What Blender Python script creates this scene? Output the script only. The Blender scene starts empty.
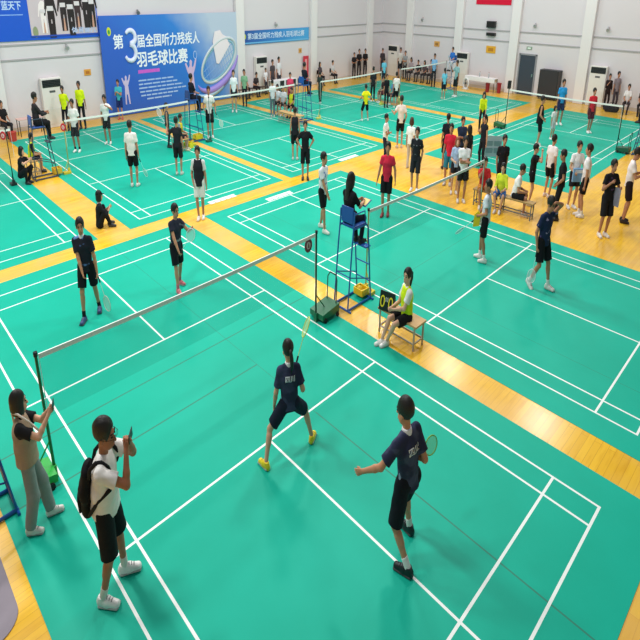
import bpy, bmesh, math, random
import numpy as np
from mathutils import Matrix, Vector

S = bpy.context.scene
COL = S.collection
# The photograph shows everything slim: plan distances are K times the real metres, heights are real metres.
K = 0.632

# ------------------------------------------------------------------ camera, world, lamps, exposure
cam_d = bpy.data.cameras.new('camera')
cam = bpy.data.objects.new('camera', cam_d)
COL.objects.link(cam)
S.camera = cam
yaw, pit, rol = 2.363988, -0.278568, 0.009237
fw = Vector((math.cos(pit) * math.cos(yaw), math.cos(pit) * math.sin(yaw), math.sin(pit)))
rt = fw.cross(Vector((0, 0, 1))).normalized()
up = rt.cross(fw)
r2 = rt * math.cos(rol) + up * math.sin(rol)
u2 = up * math.cos(rol) - rt * math.sin(rol)
cam.matrix_world = Matrix(((r2.x, u2.x, -fw.x, 5.0598), (r2.y, u2.y, -fw.y, -2.99085), (r2.z, u2.z, -fw.z, 5.08169), (0, 0, 0, 1)))
cam_d.sensor_fit = 'HORIZONTAL'
cam_d.sensor_width = 36.0
cam_d.lens = 514.987 / 640 * 36.0
cam_d.shift_x = (320 - 319.128) / 640
cam_d.shift_y = (136.674 - 320) / 640
cam_d.clip_start = 0.05
cam_d.clip_end = 300

world = bpy.data.worlds.new('ambient_fill')  # even ambient fill added from all round, as no ceiling is built
S.world = world
world.use_nodes = True
world.node_tree.nodes['Background'].inputs[0].default_value = (0.93, 0.97, 1.0, 1)
world.node_tree.nodes['Background'].inputs[1].default_value = 0.22

def lamp(x, y, z, power, size=1.0, col=(1, 0.985, 0.96)):
    d = bpy.data.lights.new('ceiling_lamp', 'AREA')
    d.shape = 'RECTANGLE'
    d.size, d.size_y = size, size
    d.energy = power
    d.color = col
    o = bpy.data.objects.new('ceiling_lamp', d)
    o.location = (x * K, y * K, z)
    COL.objects.link(o)

for ix in range(4):
    for yy, power in ((-4.4, 310), (8.0, 265), (20.4, 225), (30.0, 130)):
        lamp(-17.5 + 5.9 * ix, yy, 9.5, power * (0.8 if ix == 0 else 1.0), 0.8)

S.view_settings.view_transform = 'Standard'
S.view_settings.look = 'None'
S.view_settings.exposure = 0.0
S.view_settings.gamma = 1.0
S.view_settings.use_curve_mapping = False
S.cycles.use_denoising = True
S.cycles.max_bounces = 8
S.cycles.transparent_max_bounces = 24

# ------------------------------------------------------------------ materials
def lin(c):
    if isinstance(c, str):
        c = c.lstrip('#')
        c = [int(c[i:i + 2], 16) / 255 for i in (0, 2, 4)]
    return tuple(((x + 0.055) / 1.055) ** 2.4 if x > 0.04045 else x / 12.92 for x in c)

_mats = {}
def mat(col, rough=0.6, metal=0.0, noise=0.0, nscale=8.0, bump=0.0, bscale=40.0, alpha=1.0, spec=0.5):
    key = (col, rough, metal, noise, nscale, bump, bscale, alpha, spec)
    if key in _mats:
        return _mats[key]
    m = bpy.data.materials.new('surface')
    m.use_nodes = True
    nt = m.node_tree
    b = nt.nodes['Principled BSDF']
    c = lin(col)
    b.inputs['Base Color'].default_value = (*c, 1)
    b.inputs['Roughness'].default_value = rough
    b.inputs['Metallic'].default_value = metal
    b.inputs['Specular IOR Level'].default_value = spec
    tc = nt.nodes.new('ShaderNodeTexCoord')
    if noise:
        n = nt.nodes.new('ShaderNodeTexNoise')
        n.inputs['Scale'].default_value = nscale
        n.inputs['Detail'].default_value = 4
        nt.links.new(tc.outputs['Object'], n.inputs['Vector'])
        r = nt.nodes.new('ShaderNodeMix')
        r.data_type = 'RGBA'
        r.inputs[6].default_value = (*[x * (1 - noise) for x in c], 1)
        r.inputs[7].default_value = (*[min(1, x * (1 + noise)) for x in c], 1)
        nt.links.new(n.outputs['Fac'], r.inputs[0])
        nt.links.new(r.outputs[2], b.inputs['Base Color'])
    if bump:
        n = nt.nodes.new('ShaderNodeTexNoise')
        n.inputs['Scale'].default_value = bscale
        nt.links.new(tc.outputs['Object'], n.inputs['Vector'])
        bp = nt.nodes.new('ShaderNodeBump')
        bp.inputs['Strength'].default_value = bump
        bp.inputs['Distance'].default_value = 0.02
        nt.links.new(n.outputs['Fac'], bp.inputs['Height'])
        nt.links.new(bp.outputs['Normal'], b.inputs['Normal'])
    if alpha < 1:
        b.inputs['Alpha'].default_value = alpha
    _mats[key] = m
    return m

def cloth(col): return mat(col, 0.85, 0, 0.10, 14, 0.25, 22, 1.0, 0.25)
def cloth2(col, accent, pos=0.56, scale=7.0):
    """printed cloth: blotches of an accent colour"""
    key = ('p', col, accent, pos, scale)
    if key in _mats:
        return _mats[key]
    m = mat(col, 0.85, 0, 0.0, pos, 0.25, scale, 1.0, 0.25)
    nt = m.node_tree
    tc = nt.nodes.new('ShaderNodeTexCoord')
    n = nt.nodes.new('ShaderNodeTexNoise')
    n.inputs['Scale'].default_value = scale
    n.inputs['Detail'].default_value = 2
    nt.links.new(tc.outputs['Object'], n.inputs['Vector'])
    cr = nt.nodes.new('ShaderNodeValToRGB')
    cr.color_ramp.elements[0].position = pos
    cr.color_ramp.elements[0].color = (*lin(col), 1)
    cr.color_ramp.elements[1].position = pos + 0.06
    cr.color_ramp.elements[1].color = (*lin(accent), 1)
    nt.links.new(n.outputs['Fac'], cr.inputs[0])
    nt.links.new(cr.outputs[0], nt.nodes['Principled BSDF'].inputs['Base Color'])
    _mats[key] = m
    return m

def skin(col='#c99a7a'): return mat(col, 0.55, 0, 0.05, 10, 0, 40, 1.0, 0.35)
def paint(col, rough=0.4): return mat(col, rough, 0, 0.05, 5)
def plastic(col, rough=0.45): return mat(col, rough, 0, 0.04, 7)
METAL = mat('#b9bcc0', 0.3, 0.9, 0.03)
STEEL_DARK = mat('#2b2f33', 0.4, 0.6, 0.03)
RUBBER = mat('#17181a', 0.8, 0, 0.1)
HAIR = mat('#14110f', 0.5, 0, 0.2, 60, 0.3, 120)

def floor_wood():
    m = bpy.data.materials.new('varnished_wood_planks')
    m.use_nodes = True
    nt = m.node_tree
    b = nt.nodes['Principled BSDF']
    tc = nt.nodes.new('ShaderNodeTexCoord')
    mp = nt.nodes.new('ShaderNodeMapping')
    mp.inputs['Rotation'].default_value = (0, 0, math.pi / 2)
    nt.links.new(tc.outputs['Object'], mp.inputs['Vector'])
    br = nt.nodes.new('ShaderNodeTexBrick')
    br.inputs['Scale'].default_value = 1.0
    br.inputs['Brick Width'].default_value = 1.1
    br.inputs['Row Height'].default_value = 0.075
    br.inputs['Mortar Size'].default_value = 0.0025
    br.inputs['Color1'].default_value = (*lin('#efbf33'), 1)
    br.inputs['Color2'].default_value = (*lin('#e1ad2a'), 1)
    br.inputs['Mortar'].default_value = (*lin('#cf9a28'), 1)
    nt.links.new(mp.outputs[0], br.inputs['Vector'])
    mp2 = nt.nodes.new('ShaderNodeMapping')
    mp2.inputs['Scale'].default_value = (14, 1.8, 1)
    nt.links.new(tc.outputs['Object'], mp2.inputs['Vector'])
    n = nt.nodes.new('ShaderNodeTexNoise')
    n.inputs['Scale'].default_value = 1.6
    n.inputs['Detail'].default_value = 5
    nt.links.new(mp2.outputs[0], n.inputs['Vector'])
    cr = nt.nodes.new('ShaderNodeValToRGB')
    cr.color_ramp.elements[0].position = 0.28
    cr.color_ramp.elements[0].color = (0.86, 0.78, 0.62, 1)
    cr.color_ramp.elements[1].position = 0.5
    cr.color_ramp.elements[1].color = (1, 1, 1, 1)
    nt.links.new(n.outputs['Fac'], cr.inputs[0])
    mx = nt.nodes.new('ShaderNodeMix')
    mx.data_type = 'RGBA'
    mx.blend_type = 'MULTIPLY'
    mx.inputs[0].default_value = 0.75
    nt.links.new(br.outputs['Color'], mx.inputs[6])
    nt.links.new(cr.outputs[0], mx.inputs[7])
    n3 = nt.nodes.new('ShaderNodeTexNoise')
    n3.inputs['Scale'].default_value = 0.7
    n3.inputs['Detail'].default_value = 3
    nt.links.new(tc.outputs['Object'], n3.inputs['Vector'])
    cr3 = nt.nodes.new('ShaderNodeValToRGB')
    cr3.color_ramp.elements[0].position = 0.42
    cr3.color_ramp.elements[0].color = (0, 0, 0, 1)
    cr3.color_ramp.elements[1].position = 0.72
    cr3.color_ramp.elements[1].color = (0.75, 0.75, 0.75, 1)
    nt.links.new(n3.outputs['Fac'], cr3.inputs[0])
    mx3 = nt.nodes.new('ShaderNodeMix')
    mx3.data_type = 'RGBA'
    mx3.inputs[7].default_value = (*lin('#e2b878'), 1)
    nt.links.new(cr3.outputs[0], mx3.inputs[0])
    nt.links.new(mx.outputs[2], mx3.inputs[6])
    nt.links.new(mx3.outputs[2], b.inputs['Base Color'])
    b.inputs['Roughness'].default_value = 0.2
    b.inputs['Specular IOR Level'].default_value = 0.28
    return m

def court_green():
    m = bpy.data.materials.new('green_vinyl')
    m.use_nodes = True
    nt = m.node_tree
    b = nt.nodes['Principled BSDF']
    tc = nt.nodes.new('ShaderNodeTexCoord')
    n = nt.nodes.new('ShaderNodeTexNoise')
    n.inputs['Scale'].default_value = 0.55
    n.inputs['Detail'].default_value = 6
    n.inputs['Roughness'].default_value = 0.6
    nt.links.new(tc.outputs['Object'], n.inputs['Vector'])
    cr = nt.nodes.new('ShaderNodeValToRGB')
    cr.color_ramp.elements[0].position = 0.3
    cr.color_ramp.elements[0].color = (*lin('#0ca68b'), 1)
    cr.color_ramp.elements[1].position = 0.72
    cr.color_ramp.elements[1].color = (*lin('#14b399'), 1)
    nt.links.new(n.outputs['Fac'], cr.inputs[0])
    nt.links.new(cr.outputs[0], b.inputs['Base Color'])
    n2 = nt.nodes.new('ShaderNodeTexNoise')
    n2.inputs['Scale'].default_value = 260
    nt.links.new(tc.outputs['Object'], n2.inputs['Vector'])
    bp = nt.nodes.new('ShaderNodeBump')
    bp.inputs['Strength'].default_value = 0.12
    bp.inputs['Distance'].default_value = 0.004
    nt.links.new(n2.outputs['Fac'], bp.inputs['Height'])
    nt.links.new(bp.outputs['Normal'], b.inputs['Normal'])
    b.inputs['Roughness'].default_value = 0.45
    b.inputs['Specular IOR Level'].default_value = 0.16
    return m

def net_material():
    m = bpy.data.materials.new('fine_dark_netting')
    m.use_nodes = True
    nt = m.node_tree
    out = nt.nodes['Material Output']
    b = nt.nodes['Principled BSDF']
    b.inputs['Base Color'].default_value = (0.06, 0.07, 0.07, 1)
    b.inputs['Roughness'].default_value = 0.9
    b.inputs['Specular IOR Level'].default_value = 0.1
    t = nt.nodes.new('ShaderNodeBsdfTransparent')
    mx = nt.nodes.new('ShaderNodeMixShader')
    mx.inputs[0].default_value = 0.17
    nt.links.new(t.outputs[0], mx.inputs[1])
    nt.links.new(b.outputs[0], mx.inputs[2])
    nt.links.new(mx.outputs[0], out.inputs['Surface'])
    return m

def string_material(col):
    m = bpy.data.materials.new('racket_strings')
    m.use_nodes = True
    nt = m.node_tree
    out = nt.nodes['Material Output']
    b = nt.nodes['Principled BSDF']
    b.inputs['Base Color'].default_value = (*lin(col), 1)
    t = nt.nodes.new('ShaderNodeBsdfTransparent')
    mx = nt.nodes.new('ShaderNodeMixShader')
    mx.inputs[0].default_value = 0.45
    nt.links.new(t.outputs[0], mx.inputs[1])
    nt.links.new(b.outputs[0], mx.inputs[2])
    nt.links.new(mx.outputs[0], out.inputs['Surface'])
    return m

# ------------------------------------------------------------------ mesh helpers (verts in metres, plan scaled by K on output)
class MB:
    def __init__(s):
        s.v, s.f, s.m = [], [], []
    def add(s, V, F, mi=0):
        n = len(s.v)
        s.v += [tuple(map(float, p)) for p in V]
        s.f += [tuple(i + n for i in q) for q in F]
        s.m += [mi] * len(F)
        return s
    def box(s, x0, y0, z0, x1, y1, z1, mi=0, bev=0.0):
        bm = bmesh.new()
        bmesh.ops.create_cube(bm, size=1)
        for v in bm.verts:
            v.co = Vector(((x0 + x1) / 2 + v.co.x * (x1 - x0), (y0 + y1) / 2 + v.co.y * (y1 - y0), (z0 + z1) / 2 + v.co.z * (z1 - z0)))
        if bev:
            bmesh.ops.bevel(bm, geom=bm.edges[:], offset=bev, segments=2, affect='EDGES', profile=0.6)
        bm.verts.index_update()
        s.add([v.co[:] for v in bm.verts], [[v.index for v in f.verts] for f in bm.faces], mi)
        bm.free()
        return s
    def tube(s, pts, r, n=10, mi=0, closed=False):
        P = [Vector(p) for p in pts]
        m = len(P)
        rr = r if isinstance(r, (list, tuple)) else [r] * m
        V, F = [], []
        ref = None
        for i, p in enumerate(P):
            a = P[(i - 1) % m] if (closed or i > 0) else p
            b = P[(i + 1) % m] if (closed or i < m - 1) else p
            t = (b - a).normalized()
            if ref is None:
                ref = t.cross(Vector((0, 0, 1)) if abs(t.z) < 0.9 else Vector((1, 0, 0))).normalized()
            ref = (ref - t * ref.dot(t)).normalized()
            w = t.cross(ref)
            for j in range(n):
                c = 2 * math.pi * j / n
                V.append(p + (ref * math.cos(c) + w * math.sin(c)) * rr[i])
        for i in range(m if closed else m - 1):
            for j in range(n):
                a, b = i * n + j, i * n + (j + 1) % n
                c, d = ((i + 1) % m) * n + (j + 1) % n, ((i + 1) % m) * n + j
                F.append((a, b, c, d))
        if not closed:
            F.append(tuple(range(n - 1, -1, -1)))
            F.append(tuple((m - 1) * n + j for j in range(n)))
        return s.add(V, F, mi)
    def prism(s, pts, axis, a, b, mi=0):
        """polygon in the plane across `axis`, from a to b along it"""
        n = len(pts)
        def pt(p, c): return {'x': (c, p[0], p[1]), 'y': (p[0], c, p[1]), 'z': (p[0], p[1], c)}[axis]
        V = [pt(p, a) for p in pts] + [pt(p, b) for p in pts]
        F = [tuple(range(n)), tuple(range(2 * n - 1, n - 1, -1))] + [(i, i + n, (i + 1) % n + n, (i + 1) % n) for i in range(n)]
        return s.add(V, F, mi)
    def sphere(s, c, r, mi=0, n=12):
        V, F = [], []
        r = r if isinstance(r, (tuple, list)) else (r, r, r)
        for i in range(n + 1):
            th = math.pi * i / n
            for j in range(n):
                ph = 2 * math.pi * j / n
                V.append((c[0] + r[0] * math.sin(th) * math.cos(ph), c[1] + r[1] * math.sin(th) * math.sin(ph), c[2] + r[2] * math.cos(th)))
        for i in range(n):
            for j in range(n):
                F.append((i * n + j, (i + 1) * n + j, (i + 1) * n + (j + 1) % n, i * n + (j + 1) % n))
        return s.add(V, F, mi)
    def build(s, name, m, parent=None, smooth=False, kind=None):
        me = bpy.data.meshes.new(name)
        me.from_pydata([(x * K, y * K, z) for x, y, z in s.v], [], s.f)
        for x in (m if isinstance(m, (list, tuple)) else [m]):
            me.materials.append(x)
        me.polygons.foreach_set('material_index', s.m)
        if smooth:
            me.polygons.foreach_set('use_smooth', [True] * len(s.f))
        bm = bmesh.new()
        bm.from_mesh(me)
        bmesh.ops.remove_doubles(bm, verts=bm.verts, dist=1e-6)
        bmesh.ops.recalc_face_normals(bm, faces=bm.faces)
        bm.to_mesh(me)
        bm.free()
        o = bpy.data.objects.new(name, me)
        COL.objects.link(o)
        if parent:
            o.parent = parent
        if kind:
            o['kind'] = kind
        return o

def tag(o, label, cat, group=None):
    o['label'] = label
    o['category'] = cat
    if group:
        o['group'] = group
    return o

MATS = []          # rectangles covered by court mats, 4 mm thick
def on_mat(x, y):
    return any(a <= x <= b and c <= y <= d for a, b, c, d in MATS)

def thing(name, label, cat, loc=(0, 0, 0), deg=0.0, group=None):
    o = bpy.data.objects.new(name, None)
    o.empty_display_size = 0.1
    o.location = (loc[0] * K, loc[1] * K, 0.0042 if loc[2] == 0 and on_mat(loc[0], loc[1]) else loc[2])
    o.rotation_euler = (0, 0, math.radians(deg))
    COL.objects.link(o)
    return tag(o, label, cat, group)

def copy_tree(o, loc, deg, label, group=None):
    def rec(a, p):
        c = a.copy()
        COL.objects.link(c)
        c.parent = p
        for ch in a.children:
            rec(ch, c)
        return c
    c = rec(o, None)
    c.location = (loc[0] * K, loc[1] * K, loc[2])
    c.rotation_euler = (0, 0, math.radians(deg))
    c['label'] = label
    if group:
        c['group'] = group
    return c

def text_geo(body, shear=0.0):
    cu = bpy.data.curves.new('lettering', 'FONT')
    cu.body = body
    cu.shear = shear
    cu.resolution_u = 3
    o = bpy.data.objects.new('lettering', cu)
    COL.objects.link(o)
    me = bpy.data.meshes.new_from_object(o)
    V = np.array([v.co[:] for v in me.vertices])
    F = [tuple(p.vertices) for p in me.polygons]
    bpy.data.objects.remove(o)
    bpy.data.meshes.remove(me)
    return V, F

def wall_text(name, body, m, parent, origin, ux, width, height, off, thick=0.0, bold=0.0):
    """raised lettering: origin lower left, ux the reading direction in plan, off the outward direction in plan"""
    V, F = text_geo(body)
    mn, mx = V.min(0), V.max(0)
    mb = MB()
    for dx, dz in ([(0, 0)] if not bold else [(0, 0), (bold, 0), (0, bold), (bold, bold)]):
        P = []
        e = 0.0015 * (dx > 0) + 0.001 * (dz > 0)
        for v in V:
            a = (v[0] - mn[0]) / (mx[0] - mn[0]) * width + dx
            h = (v[1] - mn[1]) / (mx[1] - mn[1]) * height + dz
            P.append((origin[0] + ux[0] * a + off[0] * e, origin[1] + ux[1] * a + off[1] * e, origin[2] + h))
        mb.add(P, F)
    return mb.build(name, m, parent)

# ------------------------------------------------------------------ the hall
XW, YW, HW = -24.5, 35.8, 9.0          # left wall, right wall, height built
WHITE_WALL = mat('#d8d3d8', 0.7, 0, 0.02, 0.6)
PILLAR = mat('#e4e1e2', 0.6, 0, 0.02, 0.6)
LEDGE = mat('#a9a7aa', 0.6, 0, 0.04, 2)
MB().box(-30, -9, -0.3, 18, 42, 0).build('floor', floor_wood(), kind='structure')
MB().box(XW - 0.4, -9, 0, XW, YW + 0.4, HW).build('wall_left', WHITE_WALL, kind='structure')
MB().box(XW, YW, 0, 18, YW + 0.4, HW).build('wall_right', WHITE_WALL, kind='structure')
ti = 0
def trim(mb, m):
    global ti
    ti += 1
    return mb.build('trim_%d' % ti, m, kind='structure')
for z in (2.58, 3.10):
    trim(MB().box(XW, -9, z - 0.03, XW + 0.05, YW, z + 0.03), LEDGE)
    trim(MB().box(XW, YW - 0.05, z - 0.03 + 0.02, 18, YW, z + 0.05), LEDGE)
MB().box(XW, -9, 0, XW + 0.03, YW, 0.16).build('baseboard_left', mat('#c9bfb4', 0.6), kind='structure')
MB().box(XW, YW - 0.03, 0, 18, YW, 0.16).build('baseboard_right', mat('#c9bfb4', 0.6), kind='structure')
for y in (2.2, 18.62, 26.3, 33.75):
    trim(MB().box(XW, y - 0.36, 0, XW + 0.3, y + 0.36, HW, 0, 0.03), PILLAR)
for x in (-21.05, -15.9, -10.85, -5.4, 0.2):
    trim(MB().box(x - 0.36, YW - 0.3, 0, x + 0.36, YW, HW, 0, 0.03), PILLAR)

# court mats: one connected grid per mat, its lines and seams are faces of that grid
GREEN = court_green()
LINE = mat('#eef3ee', 0.5, 0, 0.05, 3)
SEAM = mat('#1b7d66', 0.6, 0, 0.1, 3)
def court_mat(label, x0, x1, y0, y1, cx, cy, along='x', seams=()):
    """cx, cy the court's centre; along = direction of its length"""
    Hl, Hw = 6.7, 3.05
    MATS.append((x0, x1, y0, y1))
    strips = []                                   # (axis of constant coordinate, value, from, to)
    w = 0.04
    if True:
        for v in (-Hl + w / 2, Hl - w / 2, -5.94, 5.94):
            strips.append(('l', v, -Hw, Hw))
        for v in (-1.98, 1.98):
            strips.append(('l', v, -Hw, Hw))
        for v in (-Hw + w / 2, Hw - w / 2, -2.59, 2.59):
            strips.append(('w', v, -Hl, Hl))
        strips.append(('w', 0.0, -Hl, -1.98))
        strips.append(('w', 0.0, 1.98, Hl))
    sx = []
    for ax, v, a, b in strips:
        if (ax == 'l') == (along == 'x'):
            sx.append((cx + v - w / 2, cx + v + w / 2, cy + a, cy + b, 1))
        else:
            sx.append((cx + a, cx + b, cy + v - w / 2, cy + v + w / 2, 1))
    for q in seams:
        sx.append((*q, 2))
    xs = sorted({x0, x1} | {round(min(max(t, x0), x1), 4) for q in sx for t in q[:2]})
    ys = sorted({y0, y1} | {round(min(max(t, y0), y1), 4) for q in sx for t in q[2:4]})
    mb = MB()
    nx, ny = len(xs), len(ys)
    V = [(x, y, 0.004) for x in xs for y in ys]
    F, M = [], []
    for i in range(nx - 1):
        for j in range(ny - 1):
            mx, my = (xs[i] + xs[i + 1]) / 2, (ys[j] + ys[j + 1]) / 2
            mi = 0
            for q in sx:
                if q[0] - 1e-4 <= mx <= q[1] + 1e-4 and q[2] - 1e-4 <= my <= q[3] + 1e-4:
                    if mi != 1:
                        mi = q[4]
            F.append((i * ny + j, (i + 1) * ny + j, (i + 1) * ny + j + 1, i * ny + j + 1))
            M.append(mi)
    mb.v, mb.f, mb.m = V, F, M
    # rim down to the floor
    ring = [i * ny for i in range(nx)] + [(nx - 1) * ny + j for j in range(1, ny)] + [i * ny + ny - 1 for i in range(nx - 2, -1, -1)] + [j for j in range(ny - 2, 0, -1)]
    n = len(mb.v)
    mb.v += [(V[i][0], V[i][1], 0.0) for i in ring]
    for a in range(len(ring)):
        b = (a + 1) % len(ring)
        mb.f.append((ring[a], ring[b], n + b, n + a))
        mb.m.append(0)
    o = mb.build('court_mat', [GREEN, LINE, SEAM])
    return tag(o, label, 'court mat', 'green badminton court mats')

court_mat('large green court mat in the foreground under the nearest players', -7.38, 7.46, -3.93, 3.66, 0, 0, 'x',
          [(2.1, 7.4, 1.06, 1.085), (-1.0, -0.97, -3.9, 3.6), (0.2, 0.23, -3.9, 1.06), (-7.3, 2.1, 1.06, 1.07)])
court_mat('green court mat right of the umpire chair with the blue backrest', -7.30, 7.9, 4.46, 11.75, 0, 8.1, 'x',
          [(-7.2, 7.8, 6.3, 6.31), (0.2, 0.215, 4.5, 11.7)])
court_mat('green court mat at the left picture edge left of the sitting man', -22.7, -8.15, -7.5, 0.92, -15.35, -2.55)
court_mat('green court mat in front of the big blue banner', -22.7, -8.12, 2.03, 8.98, -15.35, 5.66)
court_mat('green court mat right of the big banner under the narrow banner', -22.6, -8.12, 9.42, 16.62, -15.35, 13.05)
court_mat('green court mat where the player in the yellow shirt stands', -22.3, -7.7, 17.25, 24.75, -15.0, 21.05)
court_mat('farthest green court mat along the wall corner', -21.7, -7.9, 25.5, 33.2, -14.9, 29.35)
court_mat('green court mat at upper right lying crosswise behind the crowd', -6.1, 1.1, 16.65, 32.5, -2.55, 24.5, 'y')

# white sponsor lettering on the mats (unreadable in the photo: plain white bars)
def floor_bar(label, x, y, lx, ly, grp):
    mb = MB()
    n = 5
    for i in range(n):
        a = y - ly / 2 + ly * i / n
        mb.box(x - lx / 2, a, 0.004, x + lx / 2, a + ly / n * 0.86, 0.0065)
    mb.box(x - lx / 2 - 0.02, y - ly / 2, 0.004, x - lx / 2 + 0.04, y + ly / 2, 0.006)
    tag(mb.build('floor_sticker', LINE), label, 'floor sticker', grp)
floor_bar('white printed strip on green mat behind the standing man in white shorts', -8.17, 5.86, 0.26, 1.25, 'white floor prints')
floor_bar('white printed strip on green mat by the corner of the next court', -6.87, 7.72, 0.26, 1.3, 'white floor prints')
floor_bar('white printed strip on green mat above the man beside the net post', -8.3, 13.4, 0.26, 1.3, 'white floor prints')

def rounded_rect(x0, y0, x1, y1, r, n=8):
    P = []
    for cx, cy, a in ((x1 - r, y1 - r, 0), (x0 + r, y1 - r, 90), (x0 + r, y0 + r, 180), (x1 - r, y0 + r, 270)):
        for i in range(n + 1):
            t = math.radians(a + 90 * i / n)
            P.append((cx + r * math.cos(t), cy + r * math.sin(t)))
    return P
tag(MB().prism(rounded_rect(0.5, -5.4, 1.98, -4.13, 0.32), 'z', 0, 0.012).build('floor_mat', mat('#8f8790', 0.85, 0, 0.08, 9)),
    'small grey floor mat with rounded corner on the wood at lower left edge', 'floor mat')

# ------------------------------------------------------------------ nets and posts
NETM = net_material()
NETWHITE = mat('#eaf0ec', 0.8, 0, 0.05, 8, 0, 40, 1.0, 0.2)
def net(label, cx, cy, along='y', half=3.05):
    t = thing('badminton_net', label, 'net', (cx, cy, 0), 0 if along == 'y' else 90, 'badminton nets')
    n = 24
    mb = MB()
    V, F = [], []
    def top(s): return 1.53 - 0.026 * (1 - (s / half) ** 2)
    for i in range(n + 1):
        s = -half + 2 * half * i / n
        V += [(0.0, s, top(s) - 0.03), (0.0, s, top(s) - 0.76)]
    for i in range(n):
        F.append((2 * i, 2 * i + 2, 2 * i + 3, 2 * i + 1))
    mb.add(V, F).build('net_mesh', NETM, t)
    mb = MB()
    V, F = [], []
    for i in range(n + 1):
        s = -half + 2 * half * i / n
        for dx, dz in ((-0.010, 0.015), (0.010, 0.015), (0.010, -0.040), (-0.010, -0.040)):
            V.append((dx, s, top(s) + dz))
    for i in range(n):
        for j in range(4):
            F.append((4 * i + j, 4 * i + (j + 1) % 4, 4 * i + 4 + (j + 1) % 4, 4 * i + 4 + j))
    F += [(0, 1, 2, 3), tuple(4 * n + q for q in (3, 2, 1, 0))]
    mb.add(V, F).build('top_tape', NETWHITE, t)
    for s in (-half, half):
        MB().tube([(0, s, 0.78), (0, s, 1.5)], 0.006, 6).build('side_cord', NETWHITE, t)
    return t

def net_post(label, x, y, out, col='#0e5a33', base='#147a3c', big=True, wheels=True, L=0.62, handle=True, head=False):
    """out: degrees, direction in plan the weighted base points away from the court"""
    t = thing('net_post', label, 'net post', (x, y, 0), out, 'badminton net posts')
    MB().tube([(0, 0, 0.0), (0, 0, 1.5), (0, 0, 1.55)], [0.024, 0.022, 0.02] if big else [0.018, 0.016, 0.015], 14).build('pole', paint(col), t, True)
    MB().tube([(0, 0, 1.53), (0, 0, 1.58)], 0.032, 12).build('top_cap', STEEL_DARK, t, True)
    mb = MB()
    mb.box(-0.03, -0.05, 0.0, 0.06, 0.05, 0.16, 0, 0.008)
    if big:
        mb.prism([(0.02, 0.06), (L, 0.06), (L, 0.22), (0.02, 0.16)], 'y', -0.23, 0.23)
    else:
        mb.box(-0.04, -0.11, 0.0, 0.26, 0.11, 0.07, 0, 0.01)
    mb.build('weighted_base', paint(base), t)
    MB().tube([(0.0, 0, 0.48), (0.3, 0.0, 0.18)] if big else [(0.0, 0, 0.4), (0.22, 0, 0.05)], 0.012, 8).build('brace', paint(base), t)
    if wheels:
        for sx in (0.12, L - 0.08):
            for sy in (-0.24, 0.24):
                MB().tube([(sx, sy - 0.02, 0.045), (sx, sy + 0.02, 0.045)], 0.045, 12).build('wheel', RUBBER, t)
    if head:
        MB().box(-0.07, -0.1, 1.56, 0.07, 0.1, 1.86, 0, 0.01).build('signal_box', STEEL_DARK, t)
    if big and handle:
        MB().tube([(L - 0.06, -0.16, 0.17), (L - 0.04, -0.16, 0.62), (L - 0.02, -0.1, 0.70), (L - 0.02, 0.1, 0.70), (L - 0.04, 0.16, 0.62), (L - 0.06, 0.16, 0.17)], 0.014, 8).build('push_handle', paint(col), t)
    return t

net('long badminton net across the near court, dark mesh under a white tape', 0, 0)
net_post('tall green net post beside the woman in the beige vest', 0, -3.09, -90, '#0f6a34', '#23a83f', L=0.42, handle=False)
net_post('dark green net post with wheeled base beside blue umpire chair', 0, 3.09, 90, '#0c3f2a', '#1c6a45')
net('badminton net stretching from the umpire chair towards the standing crowd', 0, 8.1)
net_post('thin yellowish net post beside the seated umpire with long hair', 0, 5.01, 0, '#b9b55e', '#d9c22a', False, False)
net_post('thin pale net post in front of the crowd near the bench', 0, 11.19, 90, '#8f8f72', '#9aa08a', False, False)
net('badminton net in front of the big blue banner', -15.35, 5.66)
net_post('thin yellow net post left of the white shirted pair', -15.35, 2.57, -90, '#d3b64c', '#d8c038', False, False)
net_post('thin dark net post in front of the blue banner by the high chair', -15.35, 8.75, 90, '#1e3a6b', '#d7c62c', False, False)
net('badminton net ending at the left edge by the high chair', -15.35, -2.55)
net_post('dark net post at the left edge beside the woman crouching in black', -15.35, 0.33, 180, '#20262a', '#20262a', False, False)
net('badminton net below the narrow blue banner', -15.35, 13.05)
net_post('thin dark net post right of the high chair by the banner', -15.35, 9.96, -90, '#244b6b', '#2f5d50', False, False)
net_post('thin net post left of the high chair by the pillar', -15.35, 16.14, 90, '#244b6b', '#2f5d50', False, False)
net('badminton net behind the player in the yellow shirt', -15.0, 21.05)
net_post('thin grey net post beside the player all in black far away', -15.0, 17.96, -90, '#6d7f7c', '#d8d270', False, False)
net_post('thin grey net post behind the yellow scoreboard box', -15.0, 24.14, 90, '#6d7f7c', '#c9cf60', False, False)
net('farthest badminton net near the wall corner', -14.9, 29.35)
net_post('thin grey net post between the two farthest courts', -14.9, 26.26, -90, '#6d7f7c', '#d8d270', False, False)
net_post('thin grey net post near the far right wall', -14.9, 32.44, 90, '#6d7f7c', '#d8d270', False, False)
net('badminton net behind the crowd in front of the dark door', -2.55, 24.5, 'x')
net_post('dark net post with green base right of the yellow jacket', -5.64, 24.5, 180, '#1b2b26', '#1d6a40', head=True)
net_post('dark net post with wheeled base near right edge by a high chair', 0.54, 24.5, 0, '#1b2b26', '#20553f')

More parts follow.
